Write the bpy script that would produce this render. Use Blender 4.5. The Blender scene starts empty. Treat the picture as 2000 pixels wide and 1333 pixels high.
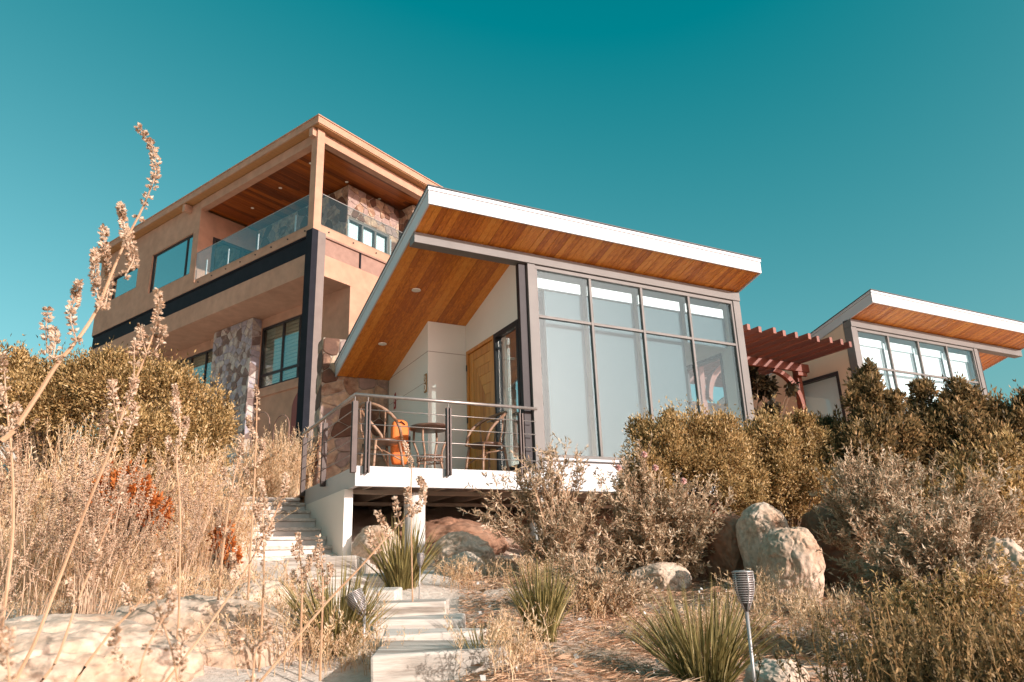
import bpy, bmesh, math, random
import numpy as np
from mathutils import Vector, Matrix, noise as mnoise

random.seed(7)
RNG = np.random.default_rng(7)
scene = bpy.context.scene
COL = scene.collection
R = math.radians

# ------------------------------------------------------------------ camera
FPX = 1447.5                                   # focal length in photo pixels (2000 px wide)
PITCH, ROLL, YAW = 0.30463, -0.03569, -0.49666
CAM = np.array([-6.3024, -10.7762, -1.5910])
_fw = np.array([-math.sin(YAW) * math.cos(PITCH), math.cos(YAW) * math.cos(PITCH), math.sin(PITCH)])
_r0 = np.array([math.cos(YAW), math.sin(YAW), 0.0]); _u0 = np.cross(_r0, _fw)
_r = math.cos(ROLL) * _r0 + math.sin(ROLL) * _u0
_u = -math.sin(ROLL) * _r0 + math.cos(ROLL) * _u0
cam_data = bpy.data.cameras.new('camera')
cam = bpy.data.objects.new('camera', cam_data); COL.objects.link(cam)
cam_data.sensor_width = 36.0
cam_data.lens = FPX * 36.0 / 2000.0
cam_data.clip_start = 0.05; cam_data.clip_end = 3000.0
cam.matrix_world = Matrix(((_r[0], _u[0], -_fw[0], CAM[0]), (_r[1], _u[1], -_fw[1], CAM[1]),
                           (_r[2], _u[2], -_fw[2], CAM[2]), (0, 0, 0, 1)))
cam_data.dof.use_dof = True
cam_data.dof.focus_distance = 10.0
cam_data.dof.aperture_fstop = 9.0
scene.camera = cam

# ------------------------------------------------------------------ sky and sun
SUN_EL, SUN_AZ = R(18.8), R(25.6)              # azimuth counted from -Y towards +X
sun_dir = Vector((math.sin(SUN_AZ) * math.cos(SUN_EL), -math.cos(SUN_AZ) * math.cos(SUN_EL), math.sin(SUN_EL)))
world = bpy.data.worlds.new('World'); scene.world = world; world.use_nodes = True
wn, wl = world.node_tree.nodes, world.node_tree.links
wn.clear()
sky = wn.new('ShaderNodeTexSky'); sky.sky_type = 'NISHITA'; sky.sun_disc = False
sky.sun_elevation = SUN_EL
sky.sun_rotation = math.atan2(sun_dir.x, sun_dir.y)
sky.altitude = 0.0; sky.air_density = 1.0; sky.dust_density = 2.4; sky.ozone_density = 1.0
# the photograph is graded towards teal: one hue correction of the whole sky
hs = wn.new('ShaderNodeHueSaturation'); hs.inputs['Hue'].default_value = 0.444; hs.inputs['Saturation'].default_value = 0.88; hs.inputs['Value'].default_value = 0.50
gm = wn.new('ShaderNodeGamma'); gm.inputs[1].default_value = 1.12
sub = wn.new('ShaderNodeMix'); sub.data_type = 'RGBA'; sub.blend_type = 'SUBTRACT'; sub.inputs[0].default_value = 1.0
sub.inputs[7].default_value = (0.43, 0.0, 0.0, 1)
mx = wn.new('ShaderNodeMix'); mx.data_type = 'RGBA'; mx.blend_type = 'LIGHTEN'; mx.inputs[0].default_value = 1.0
mx.inputs[7].default_value = (0.0, 0.0, 0.0, 1)
bg = wn.new('ShaderNodeBackground'); bg.inputs['Strength'].default_value = 0.135
wo = wn.new('ShaderNodeOutputWorld')
wl.new(sky.outputs[0], hs.inputs['Color']); wl.new(hs.outputs[0], gm.inputs[0]); wl.new(gm.outputs[0], sub.inputs[6]); wl.new(sub.outputs[2], mx.inputs[6])
wl.new(mx.outputs[2], bg.inputs[0]); wl.new(bg.outputs[0], wo.inputs[0])
sun_data = bpy.data.lights.new('sun', 'SUN'); sun_data.energy = 3.25; sun_data.angle = R(0.53); sun_data.color = (1.0, 0.94, 0.87)
sun = bpy.data.objects.new('sun', sun_data); COL.objects.link(sun)
sun.rotation_euler = (-sun_dir).to_track_quat('-Z', 'Y').to_euler()
scene.view_settings.view_transform = 'Standard'; scene.view_settings.look = 'None'
scene.view_settings.exposure = 1.02; scene.view_settings.gamma = 1.0; scene.view_settings.use_curve_mapping = False
scene.cycles.max_bounces = 8; scene.cycles.transparent_max_bounces = 16; scene.cycles.use_denoising = True

# ------------------------------------------------------------------ helpers
def ray(px, py):
    return _fw + _r * (px - 1000) / FPX - _u * (py - 666.5) / FPX
def at(px, py, dist):                          # point seen at a photo pixel, at a horizontal distance
    d = ray(px, py); return CAM + d * dist / math.hypot(d[0], d[1])
_ph = RNG.uniform(0, 6.28, 12)
def ground(x, y):
    x = np.asarray(x, float); y = np.asarray(y, float)
    z = np.interp(y, [-400, -60, -14, -10.8, -7, -3.5, -0.3, 1.5, 3.2, 5, 8, 12, 20, 60, 400],
                  [-9, -6, -2.78, -2.46, -2.06, -1.67, -1.44, -1.0, -.42, .15, 1.4, 2.0, 2.5, 3, 3])
    z = z + 0.035 * np.sin(1.7 * x + 0.9 * y + _ph[0]) + 0.03 * np.sin(2.9 * x - 2.1 * y + _ph[1]) \
          + 0.015 * np.sin(5.3 * x + 4.1 * y + _ph[2]) + 0.010 * np.sin(8.7 * y - 6.1 * x + _ph[3])
    return z
def hit(px, py, lift=0.0):                     # where the view ray meets the ground
    d = ray(px, py); n = math.hypot(d[0], d[1])
    for D in np.arange(1.5, 40, 0.04):
        p = CAM + d * D / n
        if p[2] <= float(ground(p[0], p[1])) + lift: return p, D
    return p, D

def tag(o, label=None, cat=None, group=None, kind=None):
    if label: o['label'] = label
    if cat: o['category'] = cat
    if group: o['group'] = group
    if kind: o['kind'] = kind
    return o
def thing(name, label, cat, loc=(0, 0, 0), group=None):
    o = bpy.data.objects.new(name, None); COL.objects.link(o)
    o.empty_display_size = 0.2; o.location = tuple(float(v) for v in loc)
    return tag(o, label, cat, group)
def origin(o):
    v = Vector((0, 0, 0))
    while o is not None: v = v + o.location; o = o.parent
    return v
def link(name, me, parent=None):
    o = bpy.data.objects.new(name, me); COL.objects.link(o)
    if parent is not None: o.parent = parent
    return o
def copy_tree(o, parent=None):
    c = o.copy(); COL.objects.link(c); c.parent = parent
    for ch in list(o.children): copy_tree(ch, c)
    return c

class MB:
    def __init__(s, xf=None): s.v = []; s.f = []; s.xf = xf
    def add(s, vs, fs):
        n = len(s.v)
        for p in vs:
            s.v.append(tuple(s.xf(*p)) if s.xf else tuple(p))
        s.f += [tuple(i + n for i in f) for f in fs]
        return s
    def hexa(s, p): return s.add(p, [(3, 2, 1, 0), (4, 5, 6, 7), (0, 1, 5, 4), (1, 2, 6, 5), (2, 3, 7, 6), (3, 0, 4, 7)])
    def box(s, x0, x1, y0, y1, z0, z1):
        return s.hexa([(x0, y0, z0), (x1, y0, z0), (x1, y1, z0), (x0, y1, z0), (x0, y0, z1), (x1, y0, z1), (x1, y1, z1), (x0, y1, z1)])
    def slab(s, x0, x1, y0, y1, zb, zt):       # zb, zt are functions of y
        return s.hexa([(x0, y0, zb(y0)), (x1, y0, zb(y0)), (x1, y1, zb(y1)), (x0, y1, zb(y1)), (x0, y0, zt(y0)), (x1, y0, zt(y0)), (x1, y1, zt(y1)), (x0, y1, zt(y1))])
    def prism(s, pts, d):                      # polygon of 3-D points, extruded by the vector d
        n = len(pts); q = [tuple(np.array(p) + np.array(d)) for p in pts]
        return s.add(list(pts) + q, [tuple(range(n))[::-1], tuple(range(n, 2 * n))] + [(i, (i + 1) % n, n + (i + 1) % n, n + i) for i in range(n)])
    def tube(s, pts, rad, n=8):
        pts = [np.array(p, float) for p in pts]; k = len(pts)
        rad = [rad] * k if np.isscalar(rad) else rad
        vs = []; prev = None
        for i, p in enumerate(pts):
            t = pts[min(i + 1, k - 1)] - pts[max(i - 1, 0)]; t = t / (np.linalg.norm(t) + 1e-9)
            a = prev if prev is not None else (np.array([0, 0, 1.0]) if abs(t[2]) < .9 else np.array([1.0, 0, 0]))
            b = np.cross(t, a); b /= np.linalg.norm(b) + 1e-9; a = np.cross(b, t); prev = a
            for j in range(n):
                w = 2 * math.pi * j / n
                vs.append(tuple(p + rad[i] * (math.cos(w) * a + math.sin(w) * b)))
        fs = [(i * n + j, i * n + (j + 1) % n, (i + 1) * n + (j + 1) % n, (i + 1) * n + j) for i in range(k - 1) for j in range(n)]
        fs += [tuple(range(n))[::-1], tuple((k - 1) * n + j for j in range(n))]
        return s.add(vs, fs)
    def lathe(s, prof, c, n=20):               # prof: (r, z)
        vs = [(c[0] + r * math.cos(2 * math.pi * j / n), c[1] + r * math.sin(2 * math.pi * j / n), c[2] + z) for r, z in prof for j in range(n)]
        fs = [(i * n + j, i * n + (j + 1) % n, (i + 1) * n + (j + 1) % n, (i + 1) * n + j) for i in range(len(prof) - 1) for j in range(n)]
        fs += [tuple(range(n))[::-1], tuple((len(prof) - 1) * n + j for j in range(n))]
        return s.add(vs, fs)
    def build(s, name, m, parent=None, smooth=False, bevel=0.0, fix=True):
        o0 = origin(parent)
        me = bpy.data.meshes.new(name)
        me.from_pydata([(v[0] - o0.x, v[1] - o0.y, v[2] - o0.z) for v in s.v], [], s.f)
        if fix:
            bm = bmesh.new(); bm.from_mesh(me); bmesh.ops.recalc_face_normals(bm, faces=bm.faces); bm.to_mesh(me); bm.free()
        if smooth: me.polygons.foreach_set('use_smooth', [True] * len(me.polygons))
        me.materials.append(m); me.update()
        o = link(name, me, parent)
        if bevel:
            b = o.modifiers.new('bevel', 'BEVEL'); b.width = bevel; b.segments = 2; b.limit_method = 'ANGLE'
        return o

# ------------------------------------------------------------------ materials
def new_mat(name):
    m = bpy.data.materials.new(name); m.use_nodes = True
    nt = m.node_tree; nt.nodes.clear()
    out = nt.nodes.new('ShaderNodeOutputMaterial')
    return m, nt.nodes, nt.links, out
def ramp(nodes, stops):
    r = nodes.new('ShaderNodeValToRGB'); e = r.color_ramp.elements
    while len(e) < len(stops): e.new(0.5)
    for k, (p, c) in enumerate(stops): e[k].position = p; e[k].color = (*c, 1)
    return r
def surf(name, cols, rough=0.7, scale=3.0, detail=6.0, bump=0.0, bscale=40.0, metal=0.0, objvar=0.0, stretch=(1, 1, 1), rot=0.0, spec=0.5, coat=0.0, grain=0.0, gscale=60.0):
    """noise mix of the colours, optional per-object variation, optional bump"""
    m, N, L, out = new_mat(name)
    p = N.new('ShaderNodeBsdfPrincipled'); L.new(p.outputs[0], out.inputs[0])
    p.inputs['Roughness'].default_value = rough; p.inputs['Metallic'].default_value = metal
    p.inputs['Specular IOR Level'].default_value = spec; p.inputs['Coat Weight'].default_value = coat
    tc = N.new('ShaderNodeTexCoord'); r0 = N.new('ShaderNodeMapping'); r0.inputs['Rotation'].default_value = (0, 0, rot)
    L.new(tc.outputs['Object'], r0.inputs[0])
    mp = N.new('ShaderNodeMapping'); mp.inputs['Scale'].default_value = stretch
    L.new(r0.outputs[0], mp.inputs[0])
    vec = mp.outputs[0]
    if objvar:
        oi = N.new('ShaderNodeObjectInfo'); ad = N.new('ShaderNodeVectorMath'); ad.operation = 'ADD'
        mu = N.new('ShaderNodeMath'); mu.operation = 'MULTIPLY'; mu.inputs[1].default_value = 57.0
        L.new(oi.outputs['Random'], mu.inputs[0]); L.new(vec, ad.inputs[0]); L.new(mu.outputs[0], ad.inputs[1]); vec = ad.outputs[0]
    nz = N.new('ShaderNodeTexNoise'); nz.inputs['Scale'].default_value = scale; nz.inputs['Detail'].default_value = detail; nz.inputs['Roughness'].default_value = 0.6
    L.new(vec, nz.inputs['Vector'])
    fac = nz.outputs['Fac']
    if objvar:
        a = N.new('ShaderNodeMapRange'); a.inputs['To Min'].default_value = -objvar; a.inputs['To Max'].default_value = objvar
        L.new(oi.outputs['Random'], a.inputs[0])
        s = N.new('ShaderNodeMath'); s.operation = 'ADD'; s.use_clamp = True
        L.new(fac, s.inputs[0]); L.new(a.outputs[0], s.inputs[1]); fac = s.outputs[0]
    k = len(cols)
    rp = ramp(N, [(0.28 + 0.44 * i / max(1, k - 1), c) for i, c in enumerate(cols)])
    L.new(fac, rp.inputs[0]); colo = rp.outputs[0]
    if grain:
        g = N.new('ShaderNodeTexNoise'); g.inputs['Scale'].default_value = gscale; g.inputs['Detail'].default_value = 4
        L.new(vec, g.inputs['Vector'])
        mr = N.new('ShaderNodeMapRange'); mr.inputs['From Min'].default_value = .3; mr.inputs['From Max'].default_value = .7
        mr.inputs['To Min'].default_value = 1 - grain; mr.inputs['To Max'].default_value = 1 + grain * .5
        L.new(g.outputs['Fac'], mr.inputs[0])
        mm = N.new('ShaderNodeVectorMath'); mm.operation = 'SCALE'
        L.new(colo, mm.inputs[0]); L.new(mr.outputs[0], mm.inputs['Scale']); colo = mm.outputs[0]
    L.new(colo, p.inputs['Base Color'])
    if bump:
        b = N.new('ShaderNodeBump'); b.inputs['Strength'].default_value = bump; b.inputs['Distance'].default_value = 0.02
        n2 = N.new('ShaderNodeTexNoise'); n2.inputs['Scale'].default_value = bscale; n2.inputs['Detail'].default_value = 5
        L.new(vec, n2.inputs['Vector']); L.new(n2.outputs['Fac'], b.inputs['Height']); L.new(b.outputs[0], p.inputs['Normal'])
    return m
def leaf_mat(name, stops, trans=0.35, rough=0.6):
    """leaf colour from the per-leaf attribute 'tone'"""
    m, N, L, out = new_mat(name)
    at_ = N.new('ShaderNodeAttribute'); at_.attribute_name = 'tone'
    rp = ramp(N, stops); L.new(at_.outputs['Fac'], rp.inputs[0])
    d = N.new('ShaderNodeBsdfPrincipled'); d.inputs['Roughness'].default_value = rough; d.inputs['Specular IOR Level'].default_value = .3
    t = N.new('ShaderNodeBsdfTranslucent')
    L.new(rp.outputs[0], d.inputs['Base Color']); L.new(rp.outputs[0], t.inputs[0])
    mx_ = N.new('ShaderNodeMixShader'); mx_.inputs[0].default_value = trans
    L.new(d.outputs[0], mx_.inputs[1]); L.new(t.outputs[0], mx_.inputs[2]); L.new(mx_.outputs[0], out.inputs[0])
    return m
def glass_mat(name, tintc=(.9, .95, .94), r0=.06, refl=(1, 1, 1), rough=0.0):
    """thin pane: clear transmission plus a Schlick-Fresnel mirror, the same from both sides"""
    m, N, L, out = new_mat(name)
    tr = N.new('ShaderNodeBsdfTransparent'); tr.inputs[0].default_value = (*tintc, 1)
    gl = N.new('ShaderNodeBsdfGlossy'); gl.inputs['Color'].default_value = (*refl, 1); gl.inputs['Roughness'].default_value = rough
    lw = N.new('ShaderNodeLayerWeight'); lw.inputs[0].default_value = .5
    pw = N.new('ShaderNodeMath'); pw.operation = 'POWER'; pw.inputs[1].default_value = 4.0
    mr = N.new('ShaderNodeMapRange'); mr.inputs['To Min'].default_value = r0
    L.new(lw.outputs['Facing'], pw.inputs[0]); L.new(pw.outputs[0], mr.inputs[0])
    mx_ = N.new('ShaderNodeMixShader')
    L.new(mr.outputs[0], mx_.inputs[0]); L.new(tr.outputs[0], mx_.inputs[1]); L.new(gl.outputs[0], mx_.inputs[2]); L.new(mx_.outputs[0], out.inputs[0])
    return m

M = {}
M['white'] = surf('white_paint', [(.47, .46, .475), (.52, .51, .525)], .5, scale=1.2, bump=.04, bscale=30)
M['cream'] = surf('cream_board', [(.76, .71, .65), (.82, .77, .71)], .6, scale=.8, bump=.05, bscale=60)
M['shaded_cream'] = surf('shaded_cream_board', [(.62, .43, .30), (.69, .49, .36)], .7, scale=.8, bump=.05, bscale=60)  # cream board again, with the far side wall's shade put into the colour
M['deck_white'] = surf('deck_edge_paint', [(.49, .48, .48), (.55, .54, .535)], .55, scale=1.5, bump=.05, bscale=25)
M['grey_metal'] = surf('grey_window_metal', [(.135, .120, .112), (.175, .157, .147)], .55, scale=2, metal=0, spec=.3)
M['dark_metal'] = surf('dark_window_metal', [(.028, .022, .024), (.042, .034, .036)], .55, scale=3, spec=.2)
M['steel'] = surf('brushed_steel', [(.30, .26, .24), (.40, .355, .33)], .42, scale=14, metal=.7, stretch=(1, 1, 1))
M['post_steel'] = surf('railing_post_steel', [(.045, .030, .026), (.075, .052, .045)], .5, scale=6, metal=.2, spec=.3)
M['roofing'] = surf('roof_sheet', [(.05, .05, .055), (.09, .09, .09)], .7, scale=4)
M['soffit_wood'] = surf('soffit_wood', [(.42, .112, .012), (.56, .168, .017), (.68, .228, .026), (.74, .285, .042)], .42, scale=1.5, detail=10, objvar=.2, stretch=(22, .2, 22), grain=.16, gscale=7, bump=.08, bscale=10)
M['terrace_wood'] = surf('terrace_wood', [(.11, .024, .003), (.22, .05, .006), (.34, .09, .010)], .38, scale=1.5, detail=10, objvar=.26, stretch=(.3, 14, 14), rot=R(-26.5), grain=.25, gscale=5)
M['eave_wood'] = surf('eave_wood', [(.30, .14, .05), (.40, .20, .08)], .45, scale=1.5, objvar=.1, stretch=(.55, 9, 9), rot=R(-26.5))
M['door_wood'] = surf('door_wood', [(.50, .17, .03), (.62, .25, .05), (.72, .33, .08)], .38, scale=1.6, detail=8, objvar=.15, stretch=(8, 8, .5), grain=.15, gscale=5)
M['stucco'] = surf('terracotta_stucco', [(.39, .21, .135), (.46, .26, .175)], .85, scale=.9, detail=10, bump=.3, bscale=90, grain=.14, gscale=3.5)
M['stucco_post'] = surf('weathered_steel_post', [(.15, .11, .095), (.19, .145, .125)], .6, scale=3, bump=.05)
M['rust'] = surf('rusty_steel_beam', [(.22, .12, .09), (.31, .18, .135)], .6, scale=5, bump=.05, metal=.2)
M['black_steel'] = surf('blue_black_steel', [(.010, .010, .014), (.016, .016, .022)], .7, scale=3, spec=.12)
M['red_wood'] = surf('red_stained_timber', [(.13, .022, .008), (.21, .044, .014)], .5, scale=2, stretch=(6, .6, 6), objvar=.15, grain=.2, gscale=5)
M['timber_end'] = surf('timber_end_grain', [(.42, .22, .11), (.5, .28, .15)], .7, scale=20)
M['red_door'] = surf('red_door_paint', [(.17, .022, .012), (.24, .035, .018)], .5, scale=3, stretch=(6, 6, .6))
M['mortar'] = surf('mortar', [(.32, .25, .20), (.42, .34, .27)], .9, scale=8, bump=.3, bscale=30)
M['stone'] = surf('wall_stone', [(.12, .052, .030), (.27, .145, .088), (.37, .245, .17), (.50, .34, .225), (.30, .205, .175)], .8, scale=3.5, objvar=.42, bump=.35, bscale=14, grain=.25, gscale=9)
M['pillar_stone'] = surf('pillar_stone', [(.17, .11, .095), (.33, .25, .225), (.42, .36, .34), (.52, .44, .38), (.32, .28, .31)], .85, scale=3.5, objvar=.42, bump=.35, bscale=14, grain=.25, gscale=9)
M['concrete'] = surf('concrete', [(.50, .46, .43), (.62, .58, .54)], .85, scale=3, bump=.12, bscale=30, grain=.1, gscale=6)
M['sleeper'] = surf('weathered_timber', [(.26, .21, .17), (.54, .47, .41), (.68, .61, .55)], .85, scale=2.0, detail=12, stretch=(.8, 11, 11), rot=-YAW, objvar=.12, bump=.25, bscale=8, grain=.2, gscale=5)
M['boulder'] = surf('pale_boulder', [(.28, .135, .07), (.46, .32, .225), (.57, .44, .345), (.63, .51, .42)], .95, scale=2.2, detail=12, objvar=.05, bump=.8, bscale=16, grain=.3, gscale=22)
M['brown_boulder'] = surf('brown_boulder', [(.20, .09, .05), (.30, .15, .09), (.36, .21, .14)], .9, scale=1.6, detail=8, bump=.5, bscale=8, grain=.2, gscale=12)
M['blind'] = surf('roller_blind', [(.062, .092, .103), (.072, .104, .116)], .8, scale=.5, stretch=(1, 1, .3))
M['white_blind'] = surf('white_blind', [(.80, .80, .80), (.84, .84, .84)], .8, scale=1)
M['slat_blind'] = surf('slat_blind', [(.50, .38, .29), (.58, .45, .35)], .6, scale=2)
M['curtain'] = surf('white_curtain', [(.80, .79, .77), (.86, .85, .83)], .8, scale=1)
M['room'] = surf('room_plaster', [(.46, .47, .46), (.52, .53, .52)], .8, scale=1)
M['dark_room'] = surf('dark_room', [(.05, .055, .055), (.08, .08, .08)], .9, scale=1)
M['glass'] = glass_mat('window_glass', (.90, .95, .96), .036, (.70, .94, 1.0))
M['coated_glass'] = glass_mat('coated_window_glass', (.35, .52, .52), .38, (.85, 1, 1))
M['side_glass'] = glass_mat('side_light_glass', (.82, .88, .87), .28)
M['rail_glass'] = glass_mat('balustrade_glass', (.84, .90, .90), .045)
M['bent_wood'] = surf('bent_branch_wood', [(.15, .075, .042), (.25, .14, .085), (.34, .21, .14)], .55, scale=9, objvar=.05)
M['seat_wood'] = surf('dark_seat_wood', [(.10, .05, .03), (.17, .09, .06)], .35, scale=6)
M['orange'] = surf('orange_fabric', [(.62, .13, .02), (.75, .18, .03)], .75, scale=7, bump=.2, bscale=30)
M['sign_red'] = surf('sign_red', [(.30, .012, .016), (.36, .02, .02)], .4, scale=3)
M['sign_white'] = surf('sign_white', [(.8, .72, .70), (.85, .78, .76)], .5, scale=3)
M['plaque'] = surf('plaque_wood', [(.24, .12, .035), (.33, .17, .05)], .5, scale=10)
M['brass'] = surf('brass', [(.52, .38, .22), (.6, .46, .3)], .35, metal=.8)
M['lamp_white'] = surf('downlight_white', [(.75, .70, .62), (.8, .75, .68)], .4)
M['dry_stem'] = surf('dry_stem', [(.30, .155, .08), (.42, .25, .145), (.52, .34, .22)], .7, scale=5)
M['twig'] = surf('shrub_twig', [(.13, .085, .055), (.24, .16, .10)], .85, scale=12)
M['lantern'] = surf('lantern_metal', [(.30, .27, .26), (.48, .44, .42)], .4, scale=14, metal=.5)
M['lantern_dark'] = surf('lantern_slot', [(.06, .04, .035), (.09, .06, .05)], .6)
M['ochre'] = M['stucco']
# ------------------------------------------------------------------ terrain
gx = np.concatenate([[-400, -200, -100, -50, -30, -20, -16], np.arange(-13, 14.01, .13), [16, 20, 30, 50, 100, 200, 400]])
gy = np.concatenate([[-400, -200, -100, -50, -30, -20, -15], np.arange(-12, 7.01, .13), [8, 9, 10, 12, 14, 17, 20, 30, 60, 120, 250, 400]])
GX, GY = np.meshgrid(gx, gy); GZ = ground(GX, GY)
me = bpy.data.meshes.new('ground'); nx, ny = len(gx), len(gy)
fs = [(j * nx + i, j * nx + i + 1, (j + 1) * nx + i + 1, (j + 1) * nx + i) for j in range(ny - 1) for i in range(nx - 1)]
me.from_pydata(np.stack([GX.ravel(), GY.ravel(), GZ.ravel()], -1).tolist(), [], fs)
me.polygons.foreach_set('use_smooth', [True] * len(me.polygons))
def ground_material():
    m, N, L, out = new_mat('sandy_ground')
    p = N.new('ShaderNodeBsdfPrincipled'); p.inputs['Roughness'].default_value = .95; p.inputs['Specular IOR Level'].default_value = .1
    tc = N.new('ShaderNodeTexCoord')
    n1 = N.new('ShaderNodeTexNoise'); n1.inputs['Scale'].default_value = 1.1; n1.inputs['Detail'].default_value = 9; n1.inputs['Roughness'].default_value = .68
    n2 = N.new('ShaderNodeTexNoise'); n2.inputs['Scale'].default_value = 22; n2.inputs['Detail'].default_value = 7; n2.inputs['Roughness'].default_value = .7
    L.new(tc.outputs['Object'], n1.inputs['Vector']); L.new(tc.outputs['Object'], n2.inputs['Vector'])
    r1 = ramp(N, [(.36, (.42, .25, .17)), (.48, (.60, .43, .33)), (.60, (.70, .57, .48))])
    L.new(n1.outputs['Fac'], r1.inputs[0])
    r2 = ramp(N, [(.34, (.45, .38, .32)), (.62, (1.12, 1.1, 1.08))])
    L.new(n2.outputs['Fac'], r2.inputs[0])
    mm = N.new('ShaderNodeMix'); mm.data_type = 'RGBA'; mm.blend_type = 'MULTIPLY'; mm.inputs[0].default_value = .75
    L.new(r1.outputs[0], mm.inputs[6]); L.new(r2.outputs[0], mm.inputs[7])
    # paler, cleaner sand on the west side of the path
    sx = N.new('ShaderNodeVectorMath'); sx.operation = 'DOT_PRODUCT'; sx.inputs[1].default_value = (math.cos(YAW), math.sin(YAW), 0)
    L.new(tc.outputs['Object'], sx.inputs[0])
    ad_ = N.new('ShaderNodeMath'); ad_.operation = 'ADD'; L.new(sx.outputs['Value'], ad_.inputs[0]); L.new(n1.outputs['Fac'], ad_.inputs[1])
    t0 = float(CAM[0] * math.cos(YAW) + CAM[1] * math.sin(YAW))
    mr = N.new('ShaderNodeMapRange'); mr.inputs['From Min'].default_value = t0 - .3; mr.inputs['From Max'].default_value = t0 + .4; mr.inputs['To Min'].default_value = 1; mr.inputs['To Max'].default_value = 0
    L.new(ad_.outputs[0], mr.inputs[0])
    ms = N.new('ShaderNodeMix'); ms.data_type = 'RGBA'; L.new(mr.outputs[0], ms.inputs[0]); L.new(mm.outputs[2], ms.inputs[6])
    r3 = ramp(N, [(.3, (.58, .46, .38)), (.65, (.74, .64, .56))]); L.new(n2.outputs['Fac'], r3.inputs[0]); L.new(r3.outputs[0], ms.inputs[7])
    L.new(ms.outputs[2], p.inputs['Base Color'])
    b = N.new('ShaderNodeBump'); b.inputs['Strength'].default_value = .7; b.inputs['Distance'].default_value = .04
    L.new(n2.outputs['Fac'], b.inputs['Height']); L.new(b.outputs[0], p.inputs['Normal']); L.new(p.outputs[0], out.inputs[0])
    return m
me.materials.append(ground_material())
tag(link('ground', me), 'sandy hillside slope with dry litter rising to the houses', kind='structure')

# ------------------------------------------------------------------ stone cladding: each stone a piece
def clip(poly, a, b, c):                        # keep a*x+b*y<=c
    out = []
    for i in range(len(poly)):
        p, q = poly[i], poly[(i + 1) % len(poly)]
        fp, fq = a * p[0] + b * p[1] - c, a * q[0] + b * q[1] - c
        if fp <= 0: out.append(p)
        if fp * fq < 0:
            t = fp / (fp - fq); out.append((p[0] + t * (q[0] - p[0]), p[1] + t * (q[1] - p[1])))
    return out
def stones(parent, P, W, H, size, seed, gap=.008, outline=None, m=None):
    """irregular stones over the rectangle W x H; P(u, v, d) gives the point at depth d before the wall"""
    rg = random.Random(seed)
    nu, nv = max(1, round(W / size)), max(1, round(H / (size * .9)))
    sites = []
    for j in range(nv):
        for i in range(nu):
            sites.append(((i + .5 + rg.uniform(-.42, .42) + (.25 if j % 2 else -.25) * (nu > 1)) * W / nu, (j + .5 + rg.uniform(-.42, .42)) * H / nv))
    o0 = origin(parent)
    for k, s in enumerate(sites):
        poly = list(outline) if outline else [(0, 0), (W, 0), (W, H), (0, H)]
        for t in sites:
            if t is s: continue
            dx, dy = t[0] - s[0], t[1] - s[1]; d = math.hypot(dx, dy)
            if d > size * 4: continue
            poly = clip(poly, dx / d, dy / d, (dx / d) * (s[0] + t[0]) / 2 + (dy / d) * (s[1] + t[1]) / 2 - gap)
            if len(poly) < 3: break
        if len(poly) < 3: continue
        # round the corners
        rp = []
        for i in range(len(poly)):
            a, b, c = poly[i - 1], poly[i], poly[(i + 1) % len(poly)]
            f = rg.uniform(.06, .2)
            rp += [(b[0] + f * (a[0] - b[0]), b[1] + f * (a[1] - b[1])), (b[0] + f * (c[0] - b[0]), b[1] + f * (c[1] - b[1]))]
        cx, cy = sum(p[0] for p in rp) / len(rp), sum(p[1] for p in rp) / len(rp)
        th = rg.uniform(.012, .034); n = len(rp)
        vs = [P(p[0], p[1], -.01) for p in rp] + [P(p[0], p[1], th * .6) for p in rp]
        vs += [P(cx + .90 * (p[0] - cx), cy + .90 * (p[1] - cy), th * rg.uniform(.9, 1.1)) for p in rp] + [P(cx, cy, th * 1.05)]
        fsx = [(i, (i + 1) % n, n + (i + 1) % n, n + i) for i in range(n)] + [(n + i, n + (i + 1) % n, 2 * n + (i + 1) % n, 2 * n + i) for i in range(n)]
        fsx += [(2 * n + i, 2 * n + (i + 1) % n, 3 * n) for i in range(n)]
        mb = MB(); mb.add(vs, fsx); mb.build('stone', m or M['stone'], parent)

def wall_with_holes(mb, plane, u0, u1, z0, z1, d0, d1, holes):
    """boxes round rectangular openings; plane 'x': the wall runs along y at x=d0..d1; plane 'y': along x"""
    def bx(a, b, c, d):
        if b - a < 1e-4 or d - c < 1e-4: return
        if plane == 'x': mb.box(d0, d1, a, b, c, d)
        else: mb.box(a, b, d0, d1, c, d)
    holes = sorted(holes); cur = u0
    for (a, b, c, d) in holes:
        bx(cur, a, z0, z1); bx(a, b, z0, c); bx(a, b, d, z1); cur = b
    bx(cur, u1, z0, z1)
    return mb

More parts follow.
